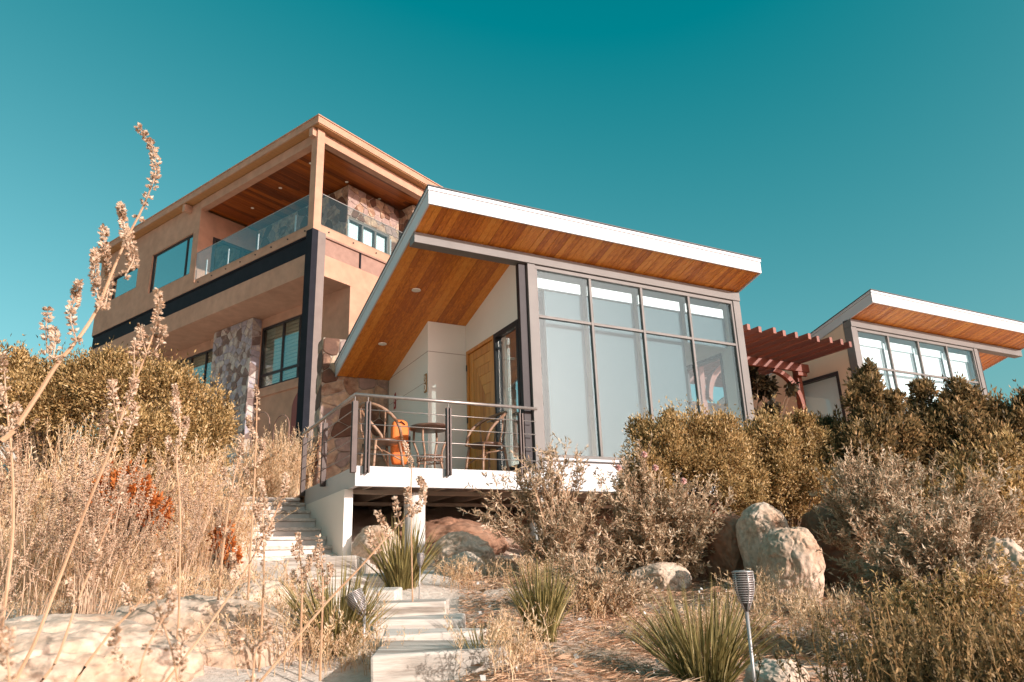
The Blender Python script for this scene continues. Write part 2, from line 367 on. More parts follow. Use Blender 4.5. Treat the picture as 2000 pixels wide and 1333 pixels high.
# ------------------------------------------------------------------ cottages
W1 = 1.196
def cottage(label, X0, Y0, Z0, mirror, blind, first):
    """local x: glazing 0..4*W1, porch on negative x; y depth; z from the deck"""
    GW = 4 * W1
    def T(x, y, z): return ((X0 + GW - x) if mirror else (X0 + x), Y0 + y, Z0 + z)
    def mb(): return MB(T)
    root = thing('cottage', label, 'house', T(GW / 2, 2.0, -.3))
    SL = .2838
    sof = lambda y: 3.946 - SL * (y + .12)
    top = lambda y: sof(y) + .285
    YF, YB, XL, XR = -.81, 4.6, -2.33, 4.975
    # walls
    w = mb()
    def sl(x0, x1, y0, y1, z0): w.slab(x0, x1, y0, y1, lambda y: z0, lambda y: sof(y) - .004)
    # door wall (faces the porch) with door and side window openings
    dw0, dw1 = -.30, -.16
    sl(dw0, dw1, .05, 2.22, 2.70); sl(dw0, dw1, 2.22, 2.262, 0.0)
    w.box(dw0 + .01, dw1 - .01, .05, 1.0, -.01, .10)
    # step wall and the outer porch wall

    sl(-1.12, dw0 - .002, 2.262, 2.40, 0.0); sl(-1.12, -.98, 2.403, 4.597, 0.0)
    # right-hand side wall with a window, back wall
    sl(GW + .06, XR, .10, .45, -.3); sl(GW + .06, XR, 1.75, 4.45, -.3)
    w.box(GW + .06, XR, .45, 1.75, -.3, .85); sl(GW + .06, XR, .45, 1.75, 2.75)
    w.slab(-.98, XR - .003, 4.453, 4.597, lambda y: -.3, lambda y: sof(y) - .006)
    wall = w.build('wall', M['cream'] if first else M['shaded_cream'], root)
    b = mb().box(dw1, GW + .05, .06, 4.44, -.06, .0); b.build('floor', M['room'], root)
    if first:
        j = mb().box(-1.1235, -1.1195, 2.27, 4.59, 2.045, 2.05); j.box(-1.118, -.31, 2.2585, 2.2625, 2.64, 2.648); j.box(-1.1235, -1.1195, 2.27, 4.59, 2.64, 2.648); j.build('board_joint', M['rust'], wall)
    # base panel below the glazing and its sill
    mb().box(-.157, XR, -.04, .10, -.3, .21).build('base_panel', M['white'], root)
    mb().box(-.02, XR + .01, -.11, -.042, .215, .26).build('sill', M['white'], root, bevel=.008)
    # posts, head beam, frame
    mb().box(-.157, 0, -.12, .09, .0, 3.735).build('post', M['grey_metal'], root, bevel=.006)
    mb().box(GW, XR, -.12, .09, .0, 3.735).build('post', M['grey_metal'], root, bevel=.006)
    mb().box(XL + .012, XR, -.14, .09, 3.738, 3.925).build('head_beam', M['grey_metal'], root, bevel=.006)
    gf = root
    mb().slab(dw0 - .01, dw1, -.06, .049, lambda y: 0.0, lambda y: 3.734).build('jamb', M['dark_metal'], root, bevel=.004)
    w2 = mb(); w2.slab(dw0, dw1, .05, .09, lambda y: 3.73, lambda y: sof(y) - .004)
    zb, zt, zh = .262, 2.763, 3.735
    mb().box(.002, GW - .002, -.10, -.03, zh - .075, zh - .003).build('window_frame', M['grey_metal'], gf, bevel=.004)
    mb().box(.002, GW - .002, -.10, -.03, zb, zb + .05).build('window_frame', M['grey_metal'], gf, bevel=.004)
    for x in (.002, GW - .052): mb().box(x, x + .05, -.098, -.032, zb + .051, zh - .076).build('window_frame', M['grey_metal'], gf, bevel=.004)
    for i in (1, 2, 3): mb().box(i * W1 - .027, i * W1 + .027, -.096, -.03, zb + .051, zh - .076).build('mullion', M['grey_metal'], gf, bevel=.004)
    for i in range(4):
        x0, x1 = i * W1 + (.028 if i else .053), (i + 1) * W1 - (.028 if i < 3 else .053)
        mb().box(x0, x1, -.094, -.034, zt - .026, zt + .026).build('transom', M['grey_metal'], gf, bevel=.004)
        mb().box(x0 + .001, x1 - .001, -.062, -.054, zt + .027, zh - .077).build('pane', M['glass'], gf)
        mb().box(x0 + .001, x1 - .001, -.062, -.054, zb + .052, zt - .027).build('pane', M['glass'], gf)
        # roller blind with its white cassette
        bz = .30 if (i < 3 or not first) else zt - .02
        bl = mb().box(x0 + (.01 if i or not first else .25), x1 - .03, .115, .12, bz, zh - .20).build('roller_blind', M[blind], root)
        mb().box(x0 + .0, x1 - .10, .06, .11, zh - .36, zh - .17).build('blind_cassette', M['white_blind'], bl)
    if first: mb().box(.12, .52, .50, .506, .30, zh - .2).build('gap_filler_panel', M[blind], root)  # added panel, backs the blind gap that lets sun through to the porch
    # side window in the side wall
    sf = mb(); sf.box(GW + .05, XR + .02, .45, .52, .85, 2.75); sf.box(GW + .05, XR + .02, 1.68, 1.75, .85, 2.75); sf.box(GW + .05, XR + .02, .52, 1.68, .85, .92); sf.box(GW + .05, XR + .02, .52, 1.68, 2.68, 2.75)
    sf.build('side_window_frame', M['dark_metal'], root)
    mb().box(XR - .06, XR - .052, .521, 1.679, .921, 2.679).build('side_pane', M['glass'], root)
    if not first:
        mb().box(GW + .02, GW + .03, .5, 1.7, .9, 2.7).build('side_blind', M['white_blind'], root)
    # door and side light on the porch
    df = mb(); df.box(dw0 - .02, dw1, 2.15, 2.22, .0, 2.70); df.box(dw0 - .02, dw1, 1.0, 1.05, .0, 2.70); df.box(dw0 - .02, dw1, 1.05, 2.15, 2.63, 2.70)
    d = df.build('door', M['door_wood'], root, bevel=.004)
    if first:
        mb().box(dw0 + .04, dw0 + .08, 1.052, 2.148, .02, 2.628).build('door_leaf', M['door_wood'], d)
        st = [(1.06, 1.22), (1.98, 2.14)]
        for a_, b_ in st: mb().box(dw0 + .015, dw0 + .04, a_, b_, .03, 2.62).build('stile', M['door_wood'], d, bevel=.004)
        for z0_, z1_ in ((2.46, 2.62), (.03, .2)): mb().box(dw0 + .015, dw0 + .04, 1.222, 1.978, z0_, z1_).build('rail', M['door_wood'], d, bevel=.004)
        # mitred boards: horizontal above the diagonal, vertical below it
        for k in range(6):
            zt_, yl = 2.455 - k * .20, 1.975 - k * .125
            mb().prism([(dw0 + .026, 1.225, zt_), (dw0 + .026, yl, zt_), (dw0 + .026, yl - .118, zt_ - .192), (dw0 + .026, 1.225, zt_ - .192)], (.013, 0, 0)).build('board', M['door_wood'], d)
            mb().prism([(dw0 + .026, yl, .205), (dw0 + .026, yl, zt_ - .006), (dw0 + .026, yl - .118, zt_ - .20), (dw0 + .026, yl - .118, .205)], (.013, 0, 0)).build('board', M['door_wood'], d)
        mb().tube([T0 for T0 in ((dw0 - .06, 1.12, 1.08), (dw0 - .06, 1.25, 1.08))], .014, 8).build('handle', M['steel'], d)
        mb().box(dw0 - .05, dw0 + .02, 1.11, 1.14, 1.06, 1.10).build('handle_base', M['steel'], d)
        for z in (2.35, 1.3, .3): mb().box(dw0 - .035, dw0 - .02, 2.17, 2.20, z - .06, z + .06).build('hinge', M['dark_metal'], d)
    s = mb(); s.box(dw0 - .02, dw1, .05, .12, .1, 2.70); s.box(dw0 - .02, dw1, .93, .998, .1, 2.70); s.box(dw0 - .02, dw1, .12, .93, 2.62, 2.70); s.box(dw0 - .02, dw1, .12, .93, .1, .17)
    sw = s.build('side_light', M['dark_metal'], root, bevel=.004)
    mb().box(dw0 + .05, dw0 + .058, .121, .929, .171, 2.619).build('pane', M['side_glass'], sw)
    if first:
        cu = MB(T)
        ys = np.linspace(.80, .925, 40)
        prof = [(dw1 + .05 + .03 * math.sin(i * .9), y_) for i, y_ in enumerate(ys)]
        cu.add([(x_, y_, .2) for x_, y_ in prof] + [(x_, y_, 2.6) for x_, y_ in prof], [(i, i + 1, 41 + i, 40 + i) for i in range(39)])
        cu.build('curtain', M['curtain'], root, smooth=True)
    # roof: fascias, dark sheet, soffit with its planks
    rf = mb().slab(XL + .03, XR - .03, YF + .03, YB - .002, lambda y: sof(y) + .045, lambda y: top(y) - .01).build('roof', M['roofing'], root)
    mb().slab(XL - .025, XR + .025, YF - .025, YB + .03, lambda y: top(y), lambda y: top(y) + .018).build('roof_sheet', M['roofing'], rf)
    mb().hexa([(XL, YF, sof(YF) - .02), (XR, YF, sof(YF) - .02), (XR, YF + .028, sof(YF) - .02), (XL, YF + .028, sof(YF) - .02), (XL, YF, top(YF) - .07), (XR, YF, top(YF) - .07), (XR, YF + .028, top(YF) - .07), (XL, YF + .028, top(YF) - .07)]).build('fascia', M['white'], rf)
    mb().box(XL - .012, XR + .012, YF - .014, YF + .028, top(YF) - .064, top(YF) - .004).build('drip_edge', M['white'], rf)
    for (x0, x1) in ((XL, XL + .028), (XR - .028, XR)):
        mb().slab(x0, x1, YF + .03, YB, lambda y: sof(y) - .02, lambda y: top(y) - .07).build('fascia', M['white'], rf)
        xo = (x0 - .012, x1) if x0 == XL else (x0, x1 + .012)
        mb().slab(xo[0], xo[1], YF + .03, YB, lambda y: top(y) - .064, lambda y: top(y) - .004).build('drip_edge', M['white'], rf)
    so = mb().slab(XL + .03, XR - .03, YF + .03, YB - .01, lambda y: sof(y) + .028, lambda y: sof(y) + .040).build('soffit', M['seat_wood'], root)
    n = 64; pw = (XR - XL - .06) / n; rg = random.Random(3 if first else 4)
    for i in range(n):
        x0 = XL + .03 + i * pw; dz = rg.uniform(0, .007)
        yend = YB - .012 if x0 < -.2 else (.15 if True else 0)
        # butt joints at random places along the porch ceiling
        cuts = [YF + .03] + ([rg.uniform(.6, 3.8)] if yend > 2 else []) + [yend]
        for a_, b_ in zip(cuts[:-1], cuts[1:]):
            mb().slab(x0 + .003, x0 + pw - .003, a_ + .001, b_ - .001, lambda y: sof(y) + dz, lambda y: sof(y) + .026).build('plank', M['soffit_wood'], so)
    mb().slab(dw1, XR - .07, .16, 4.45, lambda y: sof(y) + .002, lambda y: sof(y) + .026).build('ceiling', M['room'], root)
    if first:
        for x_, y_ in ((-1.705, 1.38), (-1.739, 3.216)):
            l = mb(); l.lathe([(.0, -.004), (.075, -.004), (.085, .0), (.085, .02)], (x_, y_, sof(y_) - .012), 20)
            l.build('downlight', M['lamp_white'], root, smooth=False)
    return root, T

cot1, T1 = cottage('near white-roofed cottage with tall gridded glass front and timber soffit behind the deck', 0, 0, 0, False, 'blind', True)
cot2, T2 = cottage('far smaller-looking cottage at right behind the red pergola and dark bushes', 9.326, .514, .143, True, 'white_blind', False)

# number plaque and fire sign on the porch wall, as things of their own
pl = thing('number_plaque', 'narrow wooden number plaque on the pale porch wall beside the door', 'plaque', (-1.13, 2.36, 1.83))
MB().box(-1.145, -1.1245, 2.30, 2.42, 1.83, 2.20).build('board', M['plaque'], pl, bevel=.004)
def digit(parent, pts, c, s, m, nm):            # strokes in the y-z plane, seen from -x (y runs to the left)
    mbx = MB()
    mbx.tube([(-1.15, c[0] - p[0] * s, c[1] + p[1] * s) for p in pts], .010, 6); mbx.build(nm, m, parent)
digit(pl, [(-.35, .8), (.1, 1.0), (.4, .75), (.05, .52), (.42, .25), (.1, 0), (-.35, .15)], (2.36, 2.03), .13, M['lamp_white'], 'digit')
digit(pl, [(0, 1), (.3, .8), (.35, .5), (.3, .2), (0, 0), (-.3, .2), (-.35, .5), (-.3, .8), (0, 1)], (2.36, 1.86), .13, M['lamp_white'], 'digit')
fs_ = thing('fire_sign', 'small red fire equipment sign low on the pale porch wall', 'sign', (-1.13, 4.16, 1.87))
MB().box(-1.130, -1.1245, 4.10, 4.23, 1.88, 2.13).build('plate', M['sign_red'], fs_)
MB().prism([(-1.131, 4.09, 2.15), (-1.131, 4.24, 2.17), (-1.131, 4.13, 2.24)], (.005, 0, 0)).build('arrow', M['sign_red'], fs_)
for z in (1.93, 2.03): MB().box(-1.134, -1.1305, 4.15, 4.18, z, z + .06).build('mark', M['sign_white'], fs_)

# stone wall at the back of the porch
sw = thing('stone_wall', 'brown fieldstone wall closing the back of the porch below the eaves', 'wall', (-1.8, 4.9, -.4))
core = MB().box(-2.60, -1.0, 4.64, 5.10, -.5, 3.46).build('masonry_core', M['mortar'], sw)
stones(core, lambda u, v, d: (-2.60 + u, 4.64 - d, -.1 + v), 1.46, 3.56, .40, 11)
stones(core, lambda u, v, d: (-2.60 - d, 5.10 - u, -.1 + v), .46, 3.56, .46, 12)

# ------------------------------------------------------------------ main house, axes a (right facade) and b (left facade)
C0 = (-2.0, 8.755); aL, aR = R(114), R(26.5)
UU = (math.cos(aR), math.sin(aR)); VV = (math.cos(aL), math.sin(aL))
def H(a, b, z): return (C0[0] + a * UU[0] + b * VV[0], C0[1] + a * UU[1] + b * VV[1], z)
def hb(): return MB(H)
mh = thing('main_house', 'two-storey terracotta stucco house with flat roof and glass-railed corner terrace', 'house', H(4, 6, 1.3))
BE = 14.0; AE = 9.0
# ground floor
g = hb()
wall_with_holes(g, 'x', .28, BE, .8, 6.70, 1.4, 1.68, [(1.3, 4.42, 4.33, 6.40), (7.3, 9.85, 4.2, 6.36)])
g.box(1.4, AE, .0, .278, .8, 6.70); g.box(1.69, AE, BE - .3, BE, .8, 6.7)
gw = g.build('ground_floor_wall', M['stucco'], mh)
hb().box(1.34, 1.40, 1.25, 4.45, 4.03, 4.20).build('window_ledge', M['stucco'], gw)
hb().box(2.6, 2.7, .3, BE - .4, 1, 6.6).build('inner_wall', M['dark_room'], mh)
def window(parent, b0, b1, z0, z1, mull, transom, a0=1.44, fr=.06, glass='coated_glass', fm='dark_metal'):
    f = hb()
    f.box(a0, a0 + .1, b0, b0 + fr, z0, z1); f.box(a0, a0 + .1, b1 - fr, b1, z0, z1); f.box(a0, a0 + .1, b0 + fr, b1 - fr, z0, z0 + fr); f.box(a0, a0 + .1, b0 + fr, b1 - fr, z1 - fr, z1)
    f = f.build('window', M[fm], parent)
    edges = [b0 + fr] + mull + [b1 - fr]
    for m_ in mull: hb().box(a0 + .004, a0 + .09, m_ - .035, m_ + .035, z0 + fr, z1 - fr).build('mullion', M[fm], f)
    for i, (p, q) in enumerate(zip(edges[:-1], edges[1:])):
        p2, q2 = p + (.037 if i else .002), q - (.037 if i < len(edges) - 2 else .002)
        zz = [z0 + fr + .002] + (transom or []) + [z1 - fr - .002]
        for t_ in (transom or []): hb().box(a0 + .006, a0 + .08, p2, q2, t_ - .035, t_ + .035).build('transom', M[fm], f)
        for k, (c, d) in enumerate(zip(zz[:-1], zz[1:])):
            hb().box(a0 + .03, a0 + .038, p2, q2, c + (.037 if k else 0), d - (.037 if k < len(zz) - 2 else 0)).build('pane', M[glass], f)
    return f
M['mid_glass'] = glass_mat('plain_window_glass', (.82, .88, .86), .12, (.9, 1, 1))
w_ = window(mh, 1.3, 4.42, 4.33, 6.40, [1.62, 2.42, 3.27], [4.77], glass='mid_glass')
sb = hb()
for k in range(16): sb.box(1.60, 1.64, 1.35, 4.38, 4.42 + k * .123, 4.42 + k * .123 + .095)
sb.build('slat_blind', M['slat_blind'], w_)
w_ = window(mh, 7.3, 9.85, 4.2, 6.36, [7.8, 8.8], None, glass='mid_glass')
sb = hb()
for k in range(17): sb.box(1.60, 1.64, 7.35, 9.8, 4.28 + k * .123, 4.28 + k * .123 + .095)
sb.build('slat_blind', M['slat_blind'], w_)
# arched red door
ad = [(1.36, 1.25, 1.2)] + [(1.36, 1.86 + .62 * math.cos(t), 3.35 + .62 * math.sin(t)) for t in np.linspace(math.pi, 0, 15)] + [(1.36, 2.48, 1.2)]
rd = hb().prism(ad, (.039, 0, 0)).build('arched_door', M['red_door'], mh)
hb().box(1.345, 1.358, 1.84, 1.88, 1.4, 3.9).build('centre_strip', M['black_steel'], rd)
# stone pillar on the left facade
core = hb().box(1.06, 1.399, 4.42, 6.68, 1.0, 6.695).build('stone_pillar', M['mortar'], mh)
stones(core, lambda u, v, d: H(1.06 - d, 4.40 + u, 2.7 + v), 2.30, 3.98, .25, 21, m=M['pillar_stone'])
stones(core, lambda u, v, d: H(1.04 + u, 4.42 - d, 2.7 + v), .35, 3.98, .25, 22, m=M['pillar_stone'])
# slab: lower band, recessed steel beam, upper band
hb().box(0, AE, 0, BE, 6.702, 7.35).build('lower_band', M['stucco'], mh)
hb().box(.10, AE, .10, BE - .03, 7.352, 7.948).build('slab_core', M['rust'], mh)
bl = hb(); bl.box(.02, .097, .12, BE - .01, 7.352, 7.39); bl.box(.06, .097, .12, BE - .01, 7.39, 7.90); bl.box(.02, .097, .12, BE - .01, 7.90, 7.946)
bl.build('steel_beam', M['black_steel'], mh)
br = hb(); br.box(.33, AE, .02, .097, 7.352, 7.385); br.box(.33, AE, .055, .097, 7.385, 7.90); br.box(.33, AE, .0, .097, 7.90, 7.946)
br = br.build('steel_beam', M['rust'], mh)
for a_ in (1.78, 3.6): hb().box(a_ - .02, a_ + .02, .0, .054, 7.386, 7.899).build('stiffener', M['black_steel'], br)
hb().box(0, AE, 0, BE, 7.95, 8.25).build('upper_band', M['stucco'], mh)
# corner posts
hb().box(-.16, .05, -.10, .19, 1.6, 7.97).build('corner_post', M['black_steel'], mh, bevel=.008)
hb().box(.052, .33, -.10, .19, 1.6, 7.97).build('corner_post', M['stucco_post'], mh, bevel=.008)
hb().box(-.14, .13, -.10, .17, 7.972, 11.24).build('corner_post', M['stucco'], mh, bevel=.008)
# upper storey left wall with two windows, terrace walls
u_ = hb()
wall_with_holes(u_, 'x', 6.5, BE, 8.252, 11.24, 0, .28, [(6.86, 9.70, 8.60, 10.15), (10.73, 12.80, 9.14, 10.10)])
u_.box(.28, AE, BE - .28, BE, 8.252, 11.24)
wall_with_holes(u_, 'y', .28, AE, 8.252, 10.93, 6.5, 6.75, [(.55, 3.0, 8.26, 10.05)])
uw = u_.build('upper_wall', M['stucco'], mh)
window(mh, 6.86, 9.70, 8.60, 10.15, [7.32], None, a0=.06)
window(mh, 10.73, 12.80, 9.14, 10.10, [], None, a0=.06)
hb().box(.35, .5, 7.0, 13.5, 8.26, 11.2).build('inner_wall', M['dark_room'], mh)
# terrace glazed door in the end wall
td = hb(); td.box(.55, .63, 6.46, 6.6, 8.26, 10.05); td.box(2.92, 3.0, 6.46, 6.6, 8.26, 10.05); td.box(.63, 2.92, 6.46, 6.6, 9.97, 10.05); td.box(1.7, 1.78, 6.47, 6.59, 8.26, 9.97)
td = td.build('terrace_door', M['dark_metal'], mh)
for a0_, a1_ in ((.631, 1.699), (1.781, 2.919)): hb().box(a0_, a1_, 6.52, 6.528, 8.27, 9.969).build('pane', M['coated_glass'], td)
# stone wall on the terrace with a curtained sliding door
SB = 1.30
core = wall_with_holes(hb(), 'y', 2.29, AE, 8.252, 10.93, SB, SB + .3, [(2.33, 4.21, 8.27, 9.80)]).box(2.29, 2.57, SB + .3, 6.49, 8.252, 10.93).build('stone_wall', M['mortar'], mh)
stones(core, lambda u, v, d: H(2.27 + u, SB - d, 9.82 + v), 2.4, 1.12, .30, 31)
stones(core, lambda u, v, d: H(4.24 + u, SB - d, 8.26 + v), .43, 1.55, .30, 33)
stones(core, lambda u, v, d: H(2.29 - d, SB + u, 8.26 + v), 5.15, 2.65, .40, 32)
wing = hb().box(4.69, 5.04, .6, SB - .002, 8.252, 10.93).build('stone_wing', M['mortar'], mh)
stones(wing, lambda u, v, d: H(4.69 - d, .6 + u, 8.26 + v), .69, 2.65, .3, 34)
sd = hb()
for a_ in (2.33, 2.97, 3.57, 4.15): sd.box(a_, a_ + .06, SB + .03, SB + .11, 8.27, 9.80)
sd.box(2.33, 4.21, SB + .02, SB + .12, 9.72, 9.80)
sd = sd.build('sliding_door', M['grey_metal'], mh)
for a_ in (2.39, 3.03, 3.63):
    hb().box(a_ + .002, a_ + .51, SB + .065, SB + .072, 8.28, 9.718).build('pane', M['glass'], sd)
    c_ = MB(H); q = np.linspace(a_ + .02, a_ + .50, 26)
    pf = [(x_, SB + .15 + .018 * math.sin(i * 1.5)) for i, x_ in enumerate(q)]
    c_.add([(x_, y_, 8.28) for x_, y_ in pf] + [(x_, y_, 9.68) for x_, y_ in pf], [(i, i + 1, 27 + i, 26 + i) for i in range(25)]); c_.build('curtain', M['curtain'], sd, smooth=True)
# beams round the terrace opening
hb().box(-.02, .22, .172, 6.5, 10.93, 11.24).build('edge_beam', M['stucco'], mh)
hb().box(.132, AE, -.02, .22, 10.93, 11.24).build('edge_beam', M['stucco'], mh)
for b_ in (7.2, .06): hb().box(-.28, -.002 if b_ > 1 else -.142, b_ - .09, b_ + .09, 10.98, 11.245).build('bracket', M['stucco'], mh, bevel=.005)
# terrace ceiling planks
tc_ = hb().box(.22, AE, .22, 6.5, 11.03, 11.10).build('terrace_ceiling', M['seat_wood'], mh)
rg = random.Random(5); nb = 38; pb = (6.5 - .22) / nb
for i in range(nb):
    b_ = .22 + i * pb; cuts = [.222, rg.uniform(1.5, 6), AE]
    for c, d in zip(cuts[:-1], cuts[1:]): hb().box(c + .001, d - .001, b_ + .002, b_ + pb - .002, 11.0 + rg.uniform(0, .003), 11.028).build('plank', M['terrace_wood'], tc_)
for a_, b_ in ((.7, 1.3), (1.0, 3.3), (2.2, 1.3), (3.7, 1.3), (1.2, 5.2)):
    MB().lathe([(0, -.006), (.05, -.006), (.058, .004)], H(a_, b_, 10.995), 14).build('downlight', M['lamp_white'], mh)
# roof
rf = hb().box(-.30, AE, -.30, 14.5, 11.285, 11.50).build('roof', M['stucco'], mh)
hb().box(-.33, AE, -.33, 14.53, 11.502, 11.535).build('roof_edge', M['stucco'], rf)
es = hb().box(-.27, AE, -.27, 14.4, 11.268, 11.284).build('eave_soffit', M['eave_wood'], rf)
for i in range(3): hb().box(-.25, AE, -.28 + i * .09, -.28 + i * .09 + .087, 11.25, 11.267).build('plank', M['eave_wood'], es)
# glass balustrades
bs = [.20, 1.45, 2.70, 3.95, 5.2, 6.42]
gr = hb().box(-.05, -.03, .2, 6.42, 9.196, 9.215).build('glass_rail_cap', M['steel'], mh)
for p, q in zip(bs[:-1], bs[1:]): hb().box(-.046, -.034, p + .008, q - .008, 8.22, 9.195).build('glass_panel', M['rail_glass'], gr)
for b_ in (1.05, 2.95, 4.6, 5.9): hb().box(.06, .09, b_ - .022, b_ + .022, 8.252, 8.85).build('baluster', M['white'], gr)
hb().box(-.06, -.002, 6.425, 6.475, 8.15, 9.2).build('end_post', M['stucco'], gr)
for k in range(8): MB(H).tube([(-.004, .45 + k * .82, 8.10), (-.035, .45 + k * .82, 8.10)], .022, 8).build('bolt', M['dark_metal'], gr)
gr = hb().box(.16, 5.2, -.05, -.03, 9.196, 9.215).build('glass_rail_cap', M['steel'], mh)
for p, q in ((.16, 1.75), (1.75, 3.4), (3.4, 5.2)): hb().box(p + .008, q - .008, -.046, -.034, 8.22, 9.195).build('glass_panel', M['rail_glass'], gr)
for a_ in (1.3, 3.1): hb().box(a_ - .022, a_ + .022, .06, .09, 8.252, 8.85).build('baluster', M['white'], gr)
for k in range(5): MB(H).tube([(.5 + k * .95, -.004, 8.10), (.5 + k * .95, -.035, 8.10)], .022, 8).build('bolt', M['dark_metal'], gr)
# iron garden arches before the ground floor
ia = thing('iron_garden_arch', 'thin rusty iron arches standing before the red arched door', 'garden arch', H(.9, 3.2, 1.4))
for b_, w_, h_ in ((3.35, .45, 3.35), (2.3, .38, 3.1)):
    hb().tube([(.9, b_ - w_, 1.2), (.9, b_ - w_, h_ - .4)] + [(.9, b_ + w_ * math.cos(t), h_ - .4 + .4 * math.sin(t)) for t in np.linspace(math.pi, 0, 9)] + [(.9, b_ + w_, 1.2)], .018, 6).build('hoop', M['rust'], ia)
# ------------------------------------------------------------------ deck
dk = thing('deck', 'raised white-edged timber deck on round columns in front of the near cottage', 'deck', (-.8, 1.2, -1.6))
DXL, DXR, DYF = -3.20, 4.97, -.12
MB().box(DXL, DXR, DYF, -.045, -.295, 0).build('edge_board', M['deck_white'], dk, bevel=.006)
MB().box(DXL, DXL + .07, -.044, 3.05, -.297, -.002).build('edge_board', M['deck_white'], dk)
M['deck_board'] = surf('deck_board', [(.48, .37, .28), (.60, .48, .38)], .7, scale=2, stretch=(.6, 8, 8), objvar=.15)
fl = MB().box(DXL + .071, -.31, -.044, 4.60, -.045, -.032).build('deck_floor', M['seat_wood'], dk)
for i in range(30): MB().box(DXL + .072, -.312, -.04 + i * .154, -.04 + i * .154 + .148, -.030, -.006).build('board', M['deck_board'], fl)
MB().box(-.31, 4.9, .0, 4.5, -.12, -.07).build('room_floor_slab', M['deck_board'], dk)
M['joist'] = surf('painted_joist', [(.45, .36, .29), (.55, .45, .37)], .6, scale=3)
for i in range(13): MB().box(-2.9 + i * .6, -2.85 + i * .6, -.042, 4.5, -.27, -.122 if i > 4 else -.046).build('joist', M['joist'], dk)
for y in (.55, 2.4): MB().box(DXL + .08, 4.9, y, y + .06, -.33, -.272).build('cross_beam', M['joist'], dk)
MB().box(-3.249, -3.12, .24, 3.05, -1.75, -.300).build('side_wall', M['cream'], dk)
for x, y, r in ((-2.13, .28, .165), (.06, .28, .14), (2.6, .28, .14)):
    MB().lathe([(r, -1.95), (r, -.345)], (x, y, 0), 24).build('column', M['concrete'], dk, smooth=False)
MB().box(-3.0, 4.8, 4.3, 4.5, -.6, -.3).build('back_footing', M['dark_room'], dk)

# ------------------------------------------------------------------ railing
rl = thing('deck_railing', 'brushed steel cable railing round the near corner of the deck', 'railing', (-3.1, -.15, 0))
MB().tube([(-3.245, -.175, 1.05), (-.13, -.175, 1.05)], .027, 12).build('handrail', M['steel'], rl, smooth=True)
MB().tube([(-3.245, -.175, 1.05), (-3.245, 3.22, 1.05)], .027, 12).build('handrail', M['steel'], rl, smooth=True)
for x in (-3.05, -1.745, -.45):
    p = MB(); p.box(x - .038, x - .012, -.215, -.135, -.11, .95); p.box(x + .012, x + .038, -.215, -.135, -.11, .95)
    for z in (-.07, .2, .5, .8, .92): p.box(x - .0118, x + .0118, -.19, -.16, z, z + .03)
    p = p.build('post', M['post_steel'], rl, bevel=.003)
    MB().tube([(x, -.175, .93), (x, -.175, 1.03)], .008, 8).build('pin', M['steel'], p)
for y in (-.16, 1.58, 3.05):
    p = MB(); p.box(-3.285, -3.205, y - .038, y - .012, -.11, .95); p.box(-3.285, -3.205, y + .012, y + .038, -.11, .95)
    for z in (-.07, .2, .5, .8, .92): p.box(-3.26, -3.23, y - .0118, y + .0118, z, z + .03)
    p = p.build('post', M['post_steel'], rl, bevel=.003)
    MB().tube([(-3.245, y, .93), (-3.245, y, 1.03)], .008, 8).build('pin', M['steel'], p)
for z in (.17, .39, .61, .83):
    MB().tube([(-3.2, -.175, z), (-.16, -.175, z)], .0075, 6).build('cable', M['steel'], rl, smooth=True)
    MB().tube([(-3.245, -.15, z), (-3.245, 3.1, z)], .0075, 6).build('cable', M['steel'], rl, smooth=True)

# ------------------------------------------------------------------ deck furniture
def arc(c, r, a0, a1, n, z, tilt=0):
    return [(c[0] + r * math.cos(t), c[1] + r * math.sin(t), z + tilt * (math.sin(t))) for t in np.linspace(a0, a1, n)]
def poly3(p): return [tuple(v) for v in p]
def bent_chair(name, label, loc, rotz):
    """bent-branch armchair, seat facing local -y"""
    t = thing(name, label, 'chair', loc)
    o0 = t.location.copy(); t.location = (0, 0, 0)
    MB().lathe([(.0, .50), (.25, .50), (.285, .515), (.285, .545), (.25, .56), (0, .555)], (0, 0, 0), 22).build('seat', M['seat_wood'], t, smooth=True)
    for sx, sy in ((-1, -1), (1, -1), (-1, 1), (1, 1)):
        w = .02 * random.uniform(-1, 1)
        MB().tube([(sx * .21, sy * .21, .52), (sx * .235 + w, sy * .235, .34), (sx * .25, sy * .25 + w, .17), (sx * .29, sy * .29, .0)], [.024, .021, .022, .02], 8).build('leg', M['bent_wood'], t, smooth=True)
    # one continuous back and arm hoop, swept from front of one arm over the back to the other
    hp = []
    for k in np.linspace(-1, 1, 25):
        ang = math.pi / 2 + k * R(128)
        rr = .36; z = .55 + .58 * max(0.0, math.cos(k * math.pi / 2)) ** .62
        hp.append((rr * math.cos(ang), rr * math.sin(ang) * .98, z))
    hp = poly3(hp)
    MB().tube(hp, .027, 8).build('back_hoop', M['bent_wood'], t, smooth=True)
    for k in (-.55, -.2, .2, .55):
        ang = math.pi / 2 + k * R(128); z = .55 + .58 * max(0.0, math.cos(k * math.pi / 2)) ** .62
        MB().tube([(.26 * math.cos(ang), .26 * math.sin(ang), .53), (.33 * math.cos(ang), .33 * math.sin(ang), .74), (.36 * math.cos(ang), .353 * math.sin(ang), z)], .014, 7).build('spindle', M['bent_wood'], t, smooth=True)
    for sx in (-1, 1):
        MB().tube([(sx * .24, -.24, .22), (0, -.02 + .02 * sx, .40), (-sx * .22, .22, .44)], .014, 7).build('brace', M['bent_wood'], t, smooth=True)
    t.location = o0; t.rotation_euler = (0, 0, rotz)
    return t
bent_chair('bentwood_chair', 'bent-branch armchair at left end of the deck with orange bag behind', (-2.52, .78, -.006), R(100))
